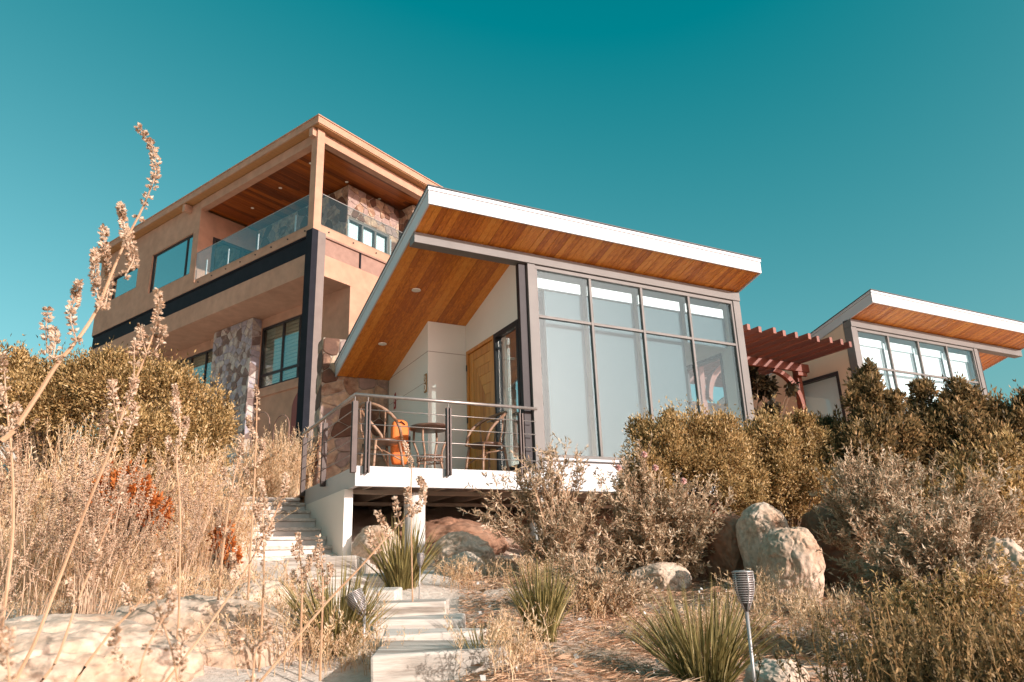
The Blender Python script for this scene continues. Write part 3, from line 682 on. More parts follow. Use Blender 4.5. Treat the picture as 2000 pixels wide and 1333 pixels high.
bent_chair('bentwood_chair', 'bent-branch armchair on the deck in front of the wooden door', (-.72, .58, -.006), R(-80))
tb = thing('round_table', 'small round rustic table with branch legs between the deck chairs', 'table', (-1.66, .82, -.006))
MB().lathe([(0, .78), (.30, .78), (.345, .795), (.35, .83), (.33, .845), (0, .845)], (-1.66, .82, 0), 30).build('table_top', M['seat_wood'], tb, smooth=True)
for k in range(4):
    a = R(45 + 90 * k); c, s = math.cos(a), math.sin(a)
    MB().tube([(-1.66 + .29 * c, .82 + .29 * s, .79), (-1.66 + .30 * c, .82 + .30 * s, .60), (-1.66 + .22 * c, .82 + .22 * s, .40), (-1.66 + .20 * c, .82 + .20 * s, .22), (-1.66 + .26 * c, .82 + .26 * s, -.006)], [.02, .021, .018, .02, .018], 8).build('leg', M['bent_wood'], tb, smooth=True)
rk = MB()
for z in (.24, .33):
    rk.tube(arc((-1.66, .82), .215, 0, 2 * math.pi, 20, z), .012, 6)
for k in range(22):
    a = 2 * math.pi * k / 22; rk.tube([(-1.66 + .215 * math.cos(a), .82 + .215 * math.sin(a), .24), (-1.66 + .215 * math.cos(a + .35), .82 + .215 * math.sin(a + .35), .33)], .007, 5)
rk.build('wicker_shelf', M['seat_wood'], tb, smooth=True)
bag = thing('orange_bag', 'bright orange bag hanging behind the left deck chair', 'bag', (-1.98, 1.38, .3))
bm_ = MB()
prof = [(.0, .26), (.12, .27), (.15, .36), (.155, .6), (.15, .9), (.125, 1.0), (.06, 1.04), (.0, 1.045)]
vs = []; nn = 16
for r_, z in prof:
    for j in range(nn):
        w = 2 * math.pi * j / nn; cx = math.copysign(abs(math.cos(w)) ** .6, math.cos(w)); sy_ = math.copysign(abs(math.sin(w)) ** .6, math.sin(w))
        vs.append((-2.0 + r_ * cx, 1.38 + .55 * r_ * sy_ + .008 * math.sin(9 * z + j), z))
bm_.add(vs, [(i * nn + j, i * nn + (j + 1) % nn, (i + 1) * nn + (j + 1) % nn, (i + 1) * nn + j) for i in range(len(prof) - 1) for j in range(nn)])
bm_.build('bag_body', M['orange'], bag, smooth=True)
MB().tube([(-2.07, 1.30, .95), (-2.0, 1.29, 1.0), (-1.93, 1.30, .95)], .012, 6).build('handle', M['black_steel'], bag, smooth=True)
MB().box(-1.845, -1.80, 1.36, 1.46, .28, .93).build('side_flap', M['dark_room'], bag, bevel=.01)

# ------------------------------------------------------------------ stairs beside the deck
st = thing('side_stairs', 'grey stone stairs climbing along the pale side wall of the deck', 'stairs', (-3.9, 1.6, -1.4))
tz = [-.268, -.43, -.59, -.765, -.925, -1.08, -1.245]; ty = [2.72, 2.33, 1.93, 1.55, 1.18, .83, .46]
for i, (z, y) in enumerate(zip(tz, ty)):
    xl = -4.58 + .02 * random.uniform(-1, 1) - (.0 if i < 6 else .1)
    MB().box(xl, -3.255 if i < 6 else -3.12, y - .03, y + .40, z - .055, z).build('tread', M['sleeper'], st, bevel=.01)
    MB().box(xl + .03, -3.258, y + .0, y + .36, z - .30, z - .057).build('riser', M['concrete'], st)
MB().box(-5.3, -3.26, 3.13, 4.3, -.45, -.20).build('landing', M['concrete'], st, bevel=.01)
MB().box(-5.4, -3.27, 3.08, 4.32, -.198, -.14).build('landing_edge', M['sleeper'], st, bevel=.01)

# ------------------------------------------------------------------ timber sleepers of the path
hr = np.array([math.cos(YAW), math.sin(YAW)]); hf = np.array([-math.sin(YAW), math.cos(YAW)])
def sleeper(xl, xr, yt, hpx, label, dep=.34, skew=0.0, m='sleeper', lift=.0):
    p, D = hit((xl + xr) / 2, yt + hpx)
    k = 1447.5 / (D * math.cos(math.atan(0)))
    s = math.hypot(*(p[:2] - CAM[:2])); fwd = float((p[:2] - CAM[:2]) @ hf)
    L = (xr - xl) * fwd / FPX; hgt = hpx * fwd / FPX * .98
    a = skew; e = np.array([hr[0] * math.cos(a) + hf[0] * math.sin(a), hr[1] * math.cos(a) + hf[1] * math.sin(a)]); n = np.array([-e[1], e[0]])
    t = MB()
    z0 = p[2] - .12; z1 = p[2] + hgt
    c = [p[:2] - e * L / 2, p[:2] + e * L / 2, p[:2] + e * L / 2 + n * dep, p[:2] - e * L / 2 + n * dep]
    j = lambda: random.uniform(-.02, .02)
    t.hexa([(q[0], q[1], z0) for q in c] + [(q[0] + j(), q[1] + j(), z1 + j()) for q in c])
    o = t.build('path_sleeper', M[m], None, bevel=.014)
    tag(o, label, 'timber step', 'timber steps of the garden path')
    return o
sleeper(556, 690, 1096, 66, 'broad pale block at the foot of the stone stairs, topmost of the path', .8, 0)
sleeper(640, 722, 1104, 24, 'short timber step just right of the pale block at the stair foot', .4, .02)
sleeper(600, 748, 1127, 26, 'knotted timber step in front of the upper spiky tussock', .36, .02)
sleeper(640, 771, 1154, 30, 'timber step behind the tilted lantern with a dark wedge stain', .36, .03)
sleeper(720, 865, 1180, 31, 'pale timber step fourth from the bottom of the path', .36, .03)
sleeper(735, 902, 1212, 31, 'timber step with a round knot, third from the bottom', .36, .04)
sleeper(748, 943, 1243, 36, 'wide cracked timber step, second from the bottom', .36, .05)
sleeper(738, 990, 1279, 56, 'lowest and nearest timber step of the path', .5, .06)

# ------------------------------------------------------------------ pergola between the cottages
pg = thing('pergola', 'red stained timber pergola between the two cottages', 'pergola', (7.0, 1.6, -.4))
for i in range(10):
    x = 5.30 + i * .362
    r_ = MB().box(x - .045, x + .045, .03 + .04 * math.sin(i * 2.3), 3.9, 3.19, 3.33).build('rafter', M['red_wood'], pg, bevel=.006)
MB().box(5.25, 8.85, 1.56, 1.64, 2.98, 3.186).build('beam', M['red_wood'], pg, bevel=.006)
MB().box(5.25, 8.85, 3.5, 3.58, 2.98, 3.186).build('beam', M['red_wood'], pg, bevel=.006)
for x in (5.36, 8.58):
    MB().box(x - .075, x + .075, 1.66, 1.81, -.7, 3.186).build('post', M['red_wood'], pg, bevel=.008)
    s = 1 if x < 7 else -1
    pts = [(x + s * (.06 + .85 * (1 - math.cos(t))), 2.08 + .90 * math.sin(t)) for t in np.linspace(0, math.pi / 2, 10)]
    o_ = [(p[0], 1.56, p[1]) for p in pts] + [(p[0] + s * .05, 1.56, p[1] - .11) for p in pts[::-1]]
    b_ = MB()
    n_ = len(pts)
    vs = [(p[0], 1.57, p[1]) for p in pts] + [(p[0] + s * .10, 1.57, p[1] - .09) for p in pts]
    vs += [(v[0], 1.68, v[2]) for v in vs]
    fsx = []
    for i in range(n_ - 1):
        fsx += [(i, i + 1, n_ + i + 1, n_ + i), (2 * n_ + i, 2 * n_ + i + 1, 3 * n_ + i + 1, 3 * n_ + i), (i, i + 1, 2 * n_ + i + 1, 2 * n_ + i), (n_ + i, n_ + i + 1, 3 * n_ + i + 1, 3 * n_ + i)]
    fsx += [(0, n_, 3 * n_, 2 * n_), (n_ - 1, 2 * n_ - 1, 4 * n_ - 1, 3 * n_ - 1)]
    b_.add(vs, fsx); b_.build('curved_brace', M['red_wood'], pg)
    MB().box(x - .16, x + .16, 1.55, 1.62, 2.86, 2.975).build('bolster', M['red_wood'], pg, bevel=.02)
# garden wall below the vine, back of the pergola
gw_ = thing('garden_wall', 'plain tan wall behind the pergola post and the climbing vine', 'wall', (7.2, 4.2, -.5))
MB().box(5.0, 9.15, 4.1, 4.3, -.6, 2.6).build('wall_body', M['stucco'], gw_)
MB().box(4.98, 9.16, 4.06, 4.34, 2.603, 2.66).build('coping', M['stucco'], gw_)
# ------------------------------------------------------------------ plant meshes, built as arrays
def unit(v): return v / (np.linalg.norm(v, axis=-1, keepdims=True) + 1e-9)
def array_mesh(name, chunks, m):
    """chunks: (verts (n,k,3) of quads or triangles, tone (n,))"""
    V = []; Lp = []; Ls = []; T = []; base = 0; lstart = 0
    for v, tone in chunks:
        n, k, _ = v.shape
        V.append(v.reshape(-1, 3)); Lp.append(np.arange(n * k) + base); Ls.append(np.full(n, k)); T.append(tone); base += n * k
    V = np.concatenate(V); Lp = np.concatenate(Lp); Ls = np.concatenate(Ls); T = np.concatenate(T)
    me = bpy.data.meshes.new(name)
    me.vertices.add(len(V)); me.vertices.foreach_set('co', V.astype(np.float32).ravel())
    me.loops.add(len(Lp)); me.loops.foreach_set('vertex_index', Lp.astype(np.int32))
    me.polygons.add(len(Ls)); me.polygons.foreach_set('loop_start', np.concatenate([[0], np.cumsum(Ls)[:-1]]).astype(np.int32))
    at_ = me.attributes.new('tone', 'FLOAT', 'FACE'); at_.data.foreach_set('value', np.clip(T, 0, 1).astype(np.float32))
    me.materials.append(m); me.update(calc_edges=True); me.validate()
    return me
def leaf_quads(P, D, L, Wd, rg):
    n = len(P); D = unit(D); S = unit(np.cross(D, rg.normal(size=(n, 3))))
    L = np.broadcast_to(L, n)[:, None]; Wd = np.broadcast_to(Wd, n)[:, None]
    N_ = unit(np.cross(S, D)) * L * .12
    return np.stack([P, P + D * L * .45 + S * Wd * .5 + N_, P + D * L, P + D * L * .45 - S * Wd * .5 + N_], 1)
def tubes(paths, radii, sides=3):
    """paths (n,k,3), radii (n,k) -> quads (n*(k-1)*sides,4,3)"""
    n, k, _ = paths.shape
    t = np.gradient(paths, axis=1); t = unit(t)
    ref = np.where(np.abs(t[..., 2:3]) < .9, np.array([0, 0, 1.0]), np.array([1.0, 0, 0]))
    a = unit(np.cross(t, ref)); b = np.cross(t, a)
    rings = [paths + radii[..., None] * (math.cos(2 * math.pi * j / sides) * a + math.sin(2 * math.pi * j / sides) * b) for j in range(sides)]
    q = []
    for j in range(sides):
        r0, r1 = rings[j], rings[(j + 1) % sides]
        q.append(np.stack([r0[:, :-1], r1[:, :-1], r1[:, 1:], r0[:, 1:]], 2).reshape(-1, 4, 3))
    return np.concatenate(q)
def ribbons(paths, widths, rg):
    n, k, _ = paths.shape
    t = unit(np.gradient(paths, axis=1)); s = unit(np.cross(t, rg.normal(size=(n, 1, 3))))
    a, b = paths + s * widths[..., None] * .5, paths - s * widths[..., None] * .5
    return np.stack([a[:, :-1], b[:, :-1], b[:, 1:], a[:, 1:]], 2).reshape(-1, 4, 3)

LM = {
    'olive': leaf_mat('olive_leaf', [(0, (.10, .058, .018)), (.35, (.37, .235, .09)), (.7, (.64, .43, .19)), (1, (.80, .58, .33))], trans=.42),
    'dark': leaf_mat('dark_bush_leaf', [(0, (.06, .042, .02)), (.35, (.18, .12, .05)), (.7, (.37, .24, .105)), (1, (.58, .34, .16))], trans=.4),
    'silver': leaf_mat('silver_leaf', [(0, (.22, .135, .075)), (.4, (.48, .345, .215)), (.75, (.64, .49, .34)), (1, (.76, .62, .48))]),
    'dry': leaf_mat('dry_brush', [(0, (.20, .09, .04)), (.3, (.56, .345, .175)), (.65, (.76, .54, .33)), (1, (.82, .65, .48))]),
    'flower': leaf_mat('dried_flower', [(0, (.27, .13, .06)), (.35, (.56, .37, .24)), (.7, (.76, .56, .41)), (1, (.84, .69, .56))], trans=.3),
    'blade': leaf_mat('tussock_blade', [(0, (.085, .065, .022)), (.4, (.21, .165, .055)), (.75, (.36, .28, .11)), (1, (.58, .46, .25))], trans=.3),
    'orange': leaf_mat('orange_leaf', [(0, (.24, .05, .012)), (.5, (.52, .15, .03)), (1, (.68, .30, .10))]),
    'vine': leaf_mat('vine_leaf', [(0, (.030, .024, .014)), (.5, (.075, .055, .028)), (1, (.16, .10, .04))]),
    'litter': leaf_mat('needle_litter', [(0, (.20, .085, .045)), (.4, (.42, .23, .13)), (.75, (.58, .38, .25)), (1, (.68, .50, .36))], trans=.1),
    'petal_white': leaf_mat('white_petal', [(0, (.6, .55, .5)), (1, (.8, .78, .75))]),
    'petal': leaf_mat('petal', [(0, (.65, .32, .28)), (1, (.8, .6, .56))]),
}

def lobes_px(lobes, D):
    out = []
    for (px, py, rx, ry, dd) in lobes:
        c = at(px, py, D + dd); k = (D + dd) / FPX * 1.03
        out.append((c, np.array([rx * k, rx * k * .85, ry * k])))
    return out
def shrub(name, label, D, lobes, leaf='olive', n=16000, lpx=(7, 12), clump=.16, seed=1, cat='bush', group=None, base=None, droop=0.0, wid=.38, upbias=.45, stem=True):
    rg = np.random.default_rng(seed)
    LB = [(c_, r_ * .86) for c_, r_ in lobes_px(lobes, D)]
    b = base if base is not None else lobes[0][0]
    bp = at(b, 1100, D); bz = float(ground(bp[0], bp[1])); B = np.array([bp[0], bp[1], bz])
    vol = np.array([r[0] * r[1] + r[0] * r[2] for _, r in LB]); vol /= vol.sum()
    k = lpx[0] * D / FPX, lpx[1] * D / FPX
    per = 40; nc = max(20, n // per)
    P = []; Dr = []; T = []; CC = []
    which = rg.choice(len(LB), nc, p=vol)
    for w in range(len(LB)):
        c, r = LB[w]; m_ = int((which == w).sum())
        if m_ == 0: continue
        # bumps: small mounds on the lobe, hollows between them
        nb_ = 15; bd = unit(rg.normal(size=(nb_, 3)) + np.array([0, 0, .25])); bc = c + bd * r * rg.uniform(.45, .82, nb_)[:, None]; br_ = rg.uniform(.24, .42, nb_)
        wb = rg.integers(0, nb_, m_)
        d = unit(rg.normal(size=(m_, 3)) + bd[wb] * .5 + np.array([0, 0, .2]))
        cc = bc[wb] + d * r * (br_[wb] * rg.uniform(.5, 1.0, m_) ** .5)[:, None]
        sprig = rg.uniform(size=m_) < .34
        cs = clump * np.mean(r) * rg.uniform(.5, 1.1, m_)
        off = rg.normal(size=(m_, per, 3)) * cs[:, None, None]
        off[sprig] *= np.array([.40, .40, 1.9])
        cc = cc + np.where(sprig, 1.0, 0.0)[:, None] * d * r * .10
        CC.append(cc)
        pts = cc[:, None, :] + off
        dirs = d[:, None, :] * .5 + unit(off) * .6 + rg.normal(size=off.shape) * .5 + np.array([0, 0, upbias - droop])
        tn = (rg.uniform(.2, .7, m_))[:, None] + rg.normal(size=(m_, per)) * .24
        P.append(pts.reshape(-1, 3)); Dr.append(dirs.reshape(-1, 3)); T.append(tn.ravel())
    P = np.concatenate(P); Dr = np.concatenate(Dr); T = np.concatenate(T); CC = np.concatenate(CC)
    ok = P[:, 2] > ground(P[:, 0], P[:, 1]) + .02
    P, Dr, T = P[ok], Dr[ok], T[ok]
    L = rg.uniform(k[0], k[1], len(P))
    t = thing(name, label, cat, B, group)
    fo = link('foliage', array_mesh('foliage', [(leaf_quads(P - B, Dr, L, L * wid, rg), T)], LM[leaf]), t)
    # branches from the base through the crown to part of the clumps
    sel = CC[rg.choice(len(CC), min(len(CC), 130), replace=False)] - B
    tt = np.linspace(0, 1, 6)[None, :, None]
    mid = sel * np.array([.35, .35, .55]) + rg.normal(size=sel.shape) * .05
    st0 = rg.normal(size=sel.shape) * np.array([.06, .06, 0]) + np.array([0, 0, -.1])
    paths = st0[:, None] * (1 - tt) ** 2 + 2 * mid[:, None] * tt * (1 - tt) + sel[:, None] * tt ** 2
    rad = np.linspace(1, .25, 6)[None, :] * rg.uniform(.008, .02, len(sel))[:, None] * (D / 10)
    link('branches', array_mesh('branches', [(tubes(paths, rad, 4), rg.uniform(0, 1, len(sel) * 5 * 4))], M['twig']), t)
    return t

def feather_shrub(name, label, D, lobes, leaf='silver', ns=150, per=60, lpx=(10, 18), seed=1, cat='shrub', wid=.26, group=None, sub=5):
    """open shrub: arching stems from one foot, side twigs, narrow leaves along them"""
    rg = np.random.default_rng(seed); LB = lobes_px(lobes, D)
    bp = at(lobes[0][0], 1100, D); B = np.array([bp[0], bp[1], float(ground(bp[0], bp[1]))])
    vol = np.array([r[0] * r[2] for _, r in LB]); vol /= vol.sum(); w = rg.choice(len(LB), ns, p=vol)
    C = np.array([LB[i][0] for i in w]); Rr = np.array([LB[i][1] for i in w])
    d = unit(rg.normal(size=(ns, 3))); tip = C + d * Rr * (rg.uniform(.3, 1.05, ns) ** .6)[:, None] - B
    tip[:, 2] = np.maximum(tip[:, 2], .12)
    K = 9; tt = np.linspace(0, 1, K)[None, :, None]
    foot = rg.normal(size=(ns, 3)) * np.array([.12, .12, 0]); foot[:, 2] = -.05
    mid = tip * np.array([.4, .4, .62]) + rg.normal(size=tip.shape) * .07
    paths = foot[:, None] * (1 - tt) ** 2 + 2 * mid[:, None] * tt * (1 - tt) + tip[:, None] * tt ** 2
    k = D / FPX
    chunks_b = [(tubes(paths, np.linspace(1, .3, K)[None] * rg.uniform(.004, .009, ns)[:, None] * D / 8, 3), rg.uniform(0, 1, ns * (K - 1) * 3))]
    # side twigs
    u = rg.uniform(.4, .95, (ns, sub)); i0 = np.clip((u * (K - 1)).astype(int), 0, K - 2); fr = (u * (K - 1) - i0)[..., None]
    ix = np.arange(ns)[:, None]; s0 = paths[ix, i0] * (1 - fr) + paths[ix, i0 + 1] * fr
    tan = unit(paths[ix, i0 + 1] - paths[ix, i0]); sd = unit(tan * .8 + rg.normal(size=tan.shape) * .6 + np.array([0, 0, .35]))
    ln = rg.uniform(.10, .30, (ns, sub, 1)) * D / 8
    tw = (s0[..., None, :] + sd[..., None, :] * ln[..., None, :] * np.linspace(0, 1, 5)[None, None, :, None] + np.array([0, 0, 1]) * (ln * .15)[..., None, :] * (np.linspace(0, 1, 5) ** 2)[None, None, :, None]).reshape(-1, 5, 3)
    chunks_b.append((tubes(tw, np.full((len(tw), 5), .0022 * D / 8), 3), rg.uniform(0, 1, len(tw) * 4 * 3)))
    t = thing(name, label, cat, B, group)
    link('branches', array_mesh('branches', chunks_b, M['dry_stem']), t)
    # leaves along twigs and stem tips
    allp = [tw, np.stack([paths[:, j] for j in range(K - 5, K)], 1)]
    P = []; Dd = []; T = []
    for A in allp:
        n_ = len(A); per_ = max(6, per // 4)
        v = rg.uniform(0, 1, (n_, per_)); j0 = np.clip((v * 4).astype(int), 0, 3); f2 = (v * 4 - j0)[..., None]; ii = np.arange(n_)[:, None]
        p = A[ii, j0] * (1 - f2) + A[ii, j0 + 1] * f2; tg = unit(A[ii, j0 + 1] - A[ii, j0])
        P.append(p.reshape(-1, 3)); Dd.append((tg * .75 + unit(rg.normal(size=tg.shape)) * .8).reshape(-1, 3))
        T.append((rg.uniform(.2, .8, n_)[:, None] + rg.normal(size=(n_, per_)) * .17).ravel())
    P = np.concatenate(P); Dd = np.concatenate(Dd); T = np.concatenate(T); L = rg.uniform(lpx[0], lpx[1], len(P)) * k
    link('foliage', array_mesh('foliage', [(leaf_quads(P, Dd, L, L * wid, rg), T)], LM[leaf]), t)
    return t

# ---- upright dry brush clumps: three meshes, many copies
def brush_mesh(seed, H_=1.0, ns=110, spread=.42, bits=46, leaf='dry', L=(.02, .045), W=.22, lean=.5, rad=.0035, off=.03):
    rg = np.random.default_rng(seed)
    az = rg.uniform(0, 2 * math.pi, ns); b0 = rg.normal(size=(ns, 2)) * spread * .4
    h = rg.uniform(.55, 1.0, ns) * H_; ln = np.abs(rg.normal(size=ns)) * lean * .6
    t = np.linspace(0, 1, 7)
    x = b0[:, :1] + np.cos(az)[:, None] * ln[:, None] * h[:, None] * t ** 1.6
    y = b0[:, 1:] + np.sin(az)[:, None] * ln[:, None] * h[:, None] * t ** 1.6
    z = h[:, None] * (t - .18 * ln[:, None] * t ** 3)
    wob = rg.normal(size=(ns, 7, 3)) * .012 * H_; wob[:, 0] = 0
    paths = np.stack([x, y, z], -1) + wob
    chunks = [(tubes(paths, rad * np.linspace(1, .4, 7)[None, :] * np.ones((ns, 1)), 3), np.repeat(rg.uniform(.3, .9, ns)[None], 3, 0).repeat(6, axis=1).ravel())]
    u = rg.uniform(.28, 1.0, (ns, bits)); i0 = np.clip((u * 6).astype(int), 0, 5); fr = (u * 6 - i0)[..., None]
    idx = np.arange(ns)[:, None]
    pp = paths[idx, i0] * (1 - fr) + paths[idx, i0 + 1] * fr
    od = unit(rg.normal(size=pp.shape) + np.array([0, 0, .9]))
    pp = pp + od * (off * rg.uniform(0, 1, u.shape) * (1.25 - u))[..., None]
    tn = (rg.uniform(.15, .85, ns)[:, None] + rg.normal(size=u.shape) * .16).ravel()
    Lr = rg.uniform(*L, pp.shape[:2]).ravel()
    chunks.append((leaf_quads(pp.reshape(-1, 3), (od + np.array([0, 0, .5])).reshape(-1, 3), Lr, Lr * W, rg), tn))
    return array_mesh('stems', chunks, LM[leaf])
BR = [brush_mesh(101), brush_mesh(102, ns=90, lean=.7), brush_mesh(103, ns=130, lean=.35)]
def brush(px, py, D, s, k, label, group, name='dry_brush', me=None, rz=None):
    p = at(px, py, D); z = float(ground(p[0], p[1])) - .03
    t = thing(name, label, 'shrub', (p[0], p[1], z), group)
    o = link('stems', me or BR[k % 3], t); t.rotation_euler = (0, 0, rz if rz is not None else random.uniform(0, 6.28)); t.scale = (s, s, s * random.uniform(.9, 1.12))
    return t

# ---- spiky tussocks
def tussock(label, px, py, D, hpx, wpx, n, seed, name='spiky_tussock', fan=1.0):
    rg = np.random.default_rng(seed); p = at(px, py, D); z = float(ground(p[0], p[1])) - .02
    Hh = hpx * D / FPX; Ww = wpx * D / FPX * .5
    az = rg.uniform(0, 2 * math.pi, n); q = rg.uniform(0, 1, n) ** .7; h = Hh * rg.uniform(.55, 1.0, n) * (1 - .25 * q)
    t = np.linspace(0, 1, 6)
    out = (.06 * Ww / .25 + (Ww * q * fan)[:, None] * t ** 1.35)
    x = np.cos(az)[:, None] * out; y = np.sin(az)[:, None] * out; zz = h[:, None] * (t - .12 * (q[:, None] * t) ** 2)
    paths = np.stack([x, y, zz], -1) + rg.normal(size=(n, 1, 3)) * np.array([.02, .02, 0])
    wd = (rg.uniform(.006, .011, n) * D / 5)[:, None] * np.array([.8, 1, 1, .85, .55, .08])[None, :]
    tn = np.repeat(np.clip(rg.normal(.45, .22, n), 0, 1), 5)
    t_ = thing(name, label, 'grass tussock', (p[0], p[1], z), 'spiky tussocks along the path')
    link('blades', array_mesh('blades', [(ribbons(paths, wd, rg), tn)], LM['blade']), t_)
    return t_

# ---- dried flower stalks with whorls of calyces
def poly_interp(pts, n):
    pts = np.array(pts, float); d = np.concatenate([[0], np.cumsum(np.linalg.norm(np.diff(pts, axis=0), axis=1))])
    # smooth with Catmull-Rom
    P = np.vstack([2 * pts[0] - pts[1], pts, 2 * pts[-1] - pts[-2]]); out = []
    for u in np.linspace(0, len(pts) - 1 - 1e-6, n):
        i = int(u); f = u - i; a, b, c, e = P[i], P[i + 1], P[i + 2], P[i + 3]
        out.append(.5 * ((2 * b) + (-a + c) * f + (2 * a - 5 * b + 4 * c - e) * f ** 2 + (-a + 3 * b - 3 * c + e) * f ** 3))
    return np.array(out)
def calyces(centres, axes, rad, per, size, rg):
    n = len(centres); ax = unit(axes)[:, None, :]
    d = rg.normal(size=(n, per, 3)); d = unit(d - (d * ax).sum(-1, keepdims=True) * ax)
    rr = rad[:, None, None] * rg.uniform(.25, .75, (n, per, 1))
    base = centres[:, None, :] + d * rr * .5 + ax * rr * rg.uniform(-.6, .6, (n, per, 1))
    dirv = unit(d + ax * rg.uniform(-.1, .9, (n, per, 1)))
    base = base.reshape(-1, 3); dirv = dirv.reshape(-1, 3); m_ = len(base)
    s = unit(np.cross(dirv, rg.normal(size=(m_, 3)))); b = np.cross(dirv, s)
    Ls = (np.repeat(size, per) * rg.uniform(.7, 1.3, m_))[:, None]; w = Ls * .30
    tip = base + dirv * Ls; rim = [tip * .45 + base * .55 + w * s, tip * .45 + base * .55 + w * b, tip * .45 + base * .55 - w * s, tip * .45 + base * .55 - w * b]
    fl = [tip + .5 * w * s, tip + .5 * w * b, tip - .5 * w * s, tip - .5 * w * b]
    q = []
    for j in range(4):
        q.append(np.stack([base, rim[j], fl[j], rim[(j + 1) % 4]], 1))
    tn = np.clip(rg.normal(.55, .25, m_), 0, 1)
    return np.concatenate(q), np.tile(tn, 4)
def stalk(label, pts, D, rpx, spikes, wpx=11, seed=1, dD=0.0, group=None, name='dried_flower_stalk', side=None):
    """pts: stem in photo pixels from foot to tip at distance D; spikes: lists of pixel points; foot goes down to the ground"""
    rg = np.random.default_rng(seed); k = D / FPX
    Q = [at(x, y, D + dD * i / max(1, len(pts) - 1)) for i, (x, y) in enumerate(pts)]
    foot = Q[0].copy(); gz = float(ground(foot[0], foot[1]))
    if foot[2] > gz + .05:
        dirn = Q[0] - Q[1]; ext = [Q[0] + np.array([dirn[0] * .4, dirn[1] * .4, -(foot[2] - gz) * f]) for f in (1.05, .5)]; Q = ext + Q
    Q = poly_interp(Q, 6 * len(Q))
    t = thing(name, label, 'dried flower', (Q[0][0], Q[0][1], gz), group)
    B = np.array(t.location)
    r = np.linspace(rpx * k, max(.3 * rpx, 1.0) * k, len(Q))
    me = array_mesh('stem', [(tubes(Q[None] - B, r[None], 6), rg.uniform(.4, .8, 6 * (len(Q) - 1)))], M['dry_stem']); link('stem', me, t)
    for sp in spikes:
        S = poly_interp([at(x, y, D + dD + rg.uniform(-.03, .03) * D) for x, y in sp], 40)
        ln = np.linalg.norm(np.diff(S, axis=0), axis=1).sum() / k
        nw = max(3, int(ln / (wpx * 1.15)))
        u = np.linspace(0.0, 1, nw) ** .75 * 38.9; i0 = u.astype(int)
        C = S[i0]; A = np.gradient(S, axis=0)[i0]
        tp = np.linspace(1.08, .5, nw) * rg.uniform(.8, 1.2, nw)
        c1 = calyces(C - B, A, wpx * k * tp * 1.15, 13, wpx * k * .72 * np.ones(nw), rg)
        rr = np.linspace(.26 * rpx, .12 * rpx, 40) * k
        link('flower_spike', array_mesh('flower_spike', [c1, (tubes(S[None] - B, rr[None], 4), np.full(39 * 4, .6))], LM['flower']), t)
    return t

# ---- boulders
def boulder(label, px, py, D, rx, ry, seed, m='boulder', cut=.72, sink=.25, depth=1.0, lift=None, rot=0.0, name='boulder'):
    c = at(px, py, D); k = D / FPX
    a, h = rx * k, ry * k
    bm = bmesh.new(); bmesh.ops.create_icosphere(bm, subdivisions=6, radius=1.0)
    rgm = random.Random(seed); off = Vector((rgm.uniform(0, 50), rgm.uniform(0, 50), rgm.uniform(0, 50)))
    planes = [(Vector((rgm.uniform(-1, 1), rgm.uniform(-1, 1), rgm.uniform(-.6, 1))).normalized(), rgm.uniform(cut, cut + .18)) for _ in range(7)]
    e = Vector((math.cos(YAW + rot), math.sin(YAW + rot), 0)); f = Vector((-e.y, e.x, 0))
    for v in bm.verts:
        p = v.co.copy()
        for n_, d_ in planes:
            s = p.dot(n_)
            if s > d_: p -= n_ * (s - d_) * .85
        rdg = 1 - abs(mnoise.noise(p * 2.3 + off * 1.7)) * 2
        p *= 1 + .12 * mnoise.noise(p * 1.4 + off) + .06 * mnoise.noise(p * 4.2 + off) + .032 * mnoise.noise(p * 9 + off) + .016 * mnoise.noise(p * 21 + off) + .008 * mnoise.noise(p * 45 + off) - .05 * max(0, rdg - .82) / .18
        v.co = e * (p.x * a) + f * (p.y * a * depth) + Vector((0, 0, p.z * h))
    low = min(v.co.z for v in bm.verts); want = float(ground(c[0], c[1])) - .12 - c[2]
    if want < low:
        for v in bm.verts:
            if v.co.z < 0: v.co.z *= want / low
    me = bpy.data.meshes.new(name); bm.to_mesh(me); bm.free()
    me.polygons.foreach_set('use_smooth', [True] * len(me.polygons)); me.materials.append(M[m])
    o = link(name, me); o.location = tuple(c)
    return tag(o, label, 'rock')

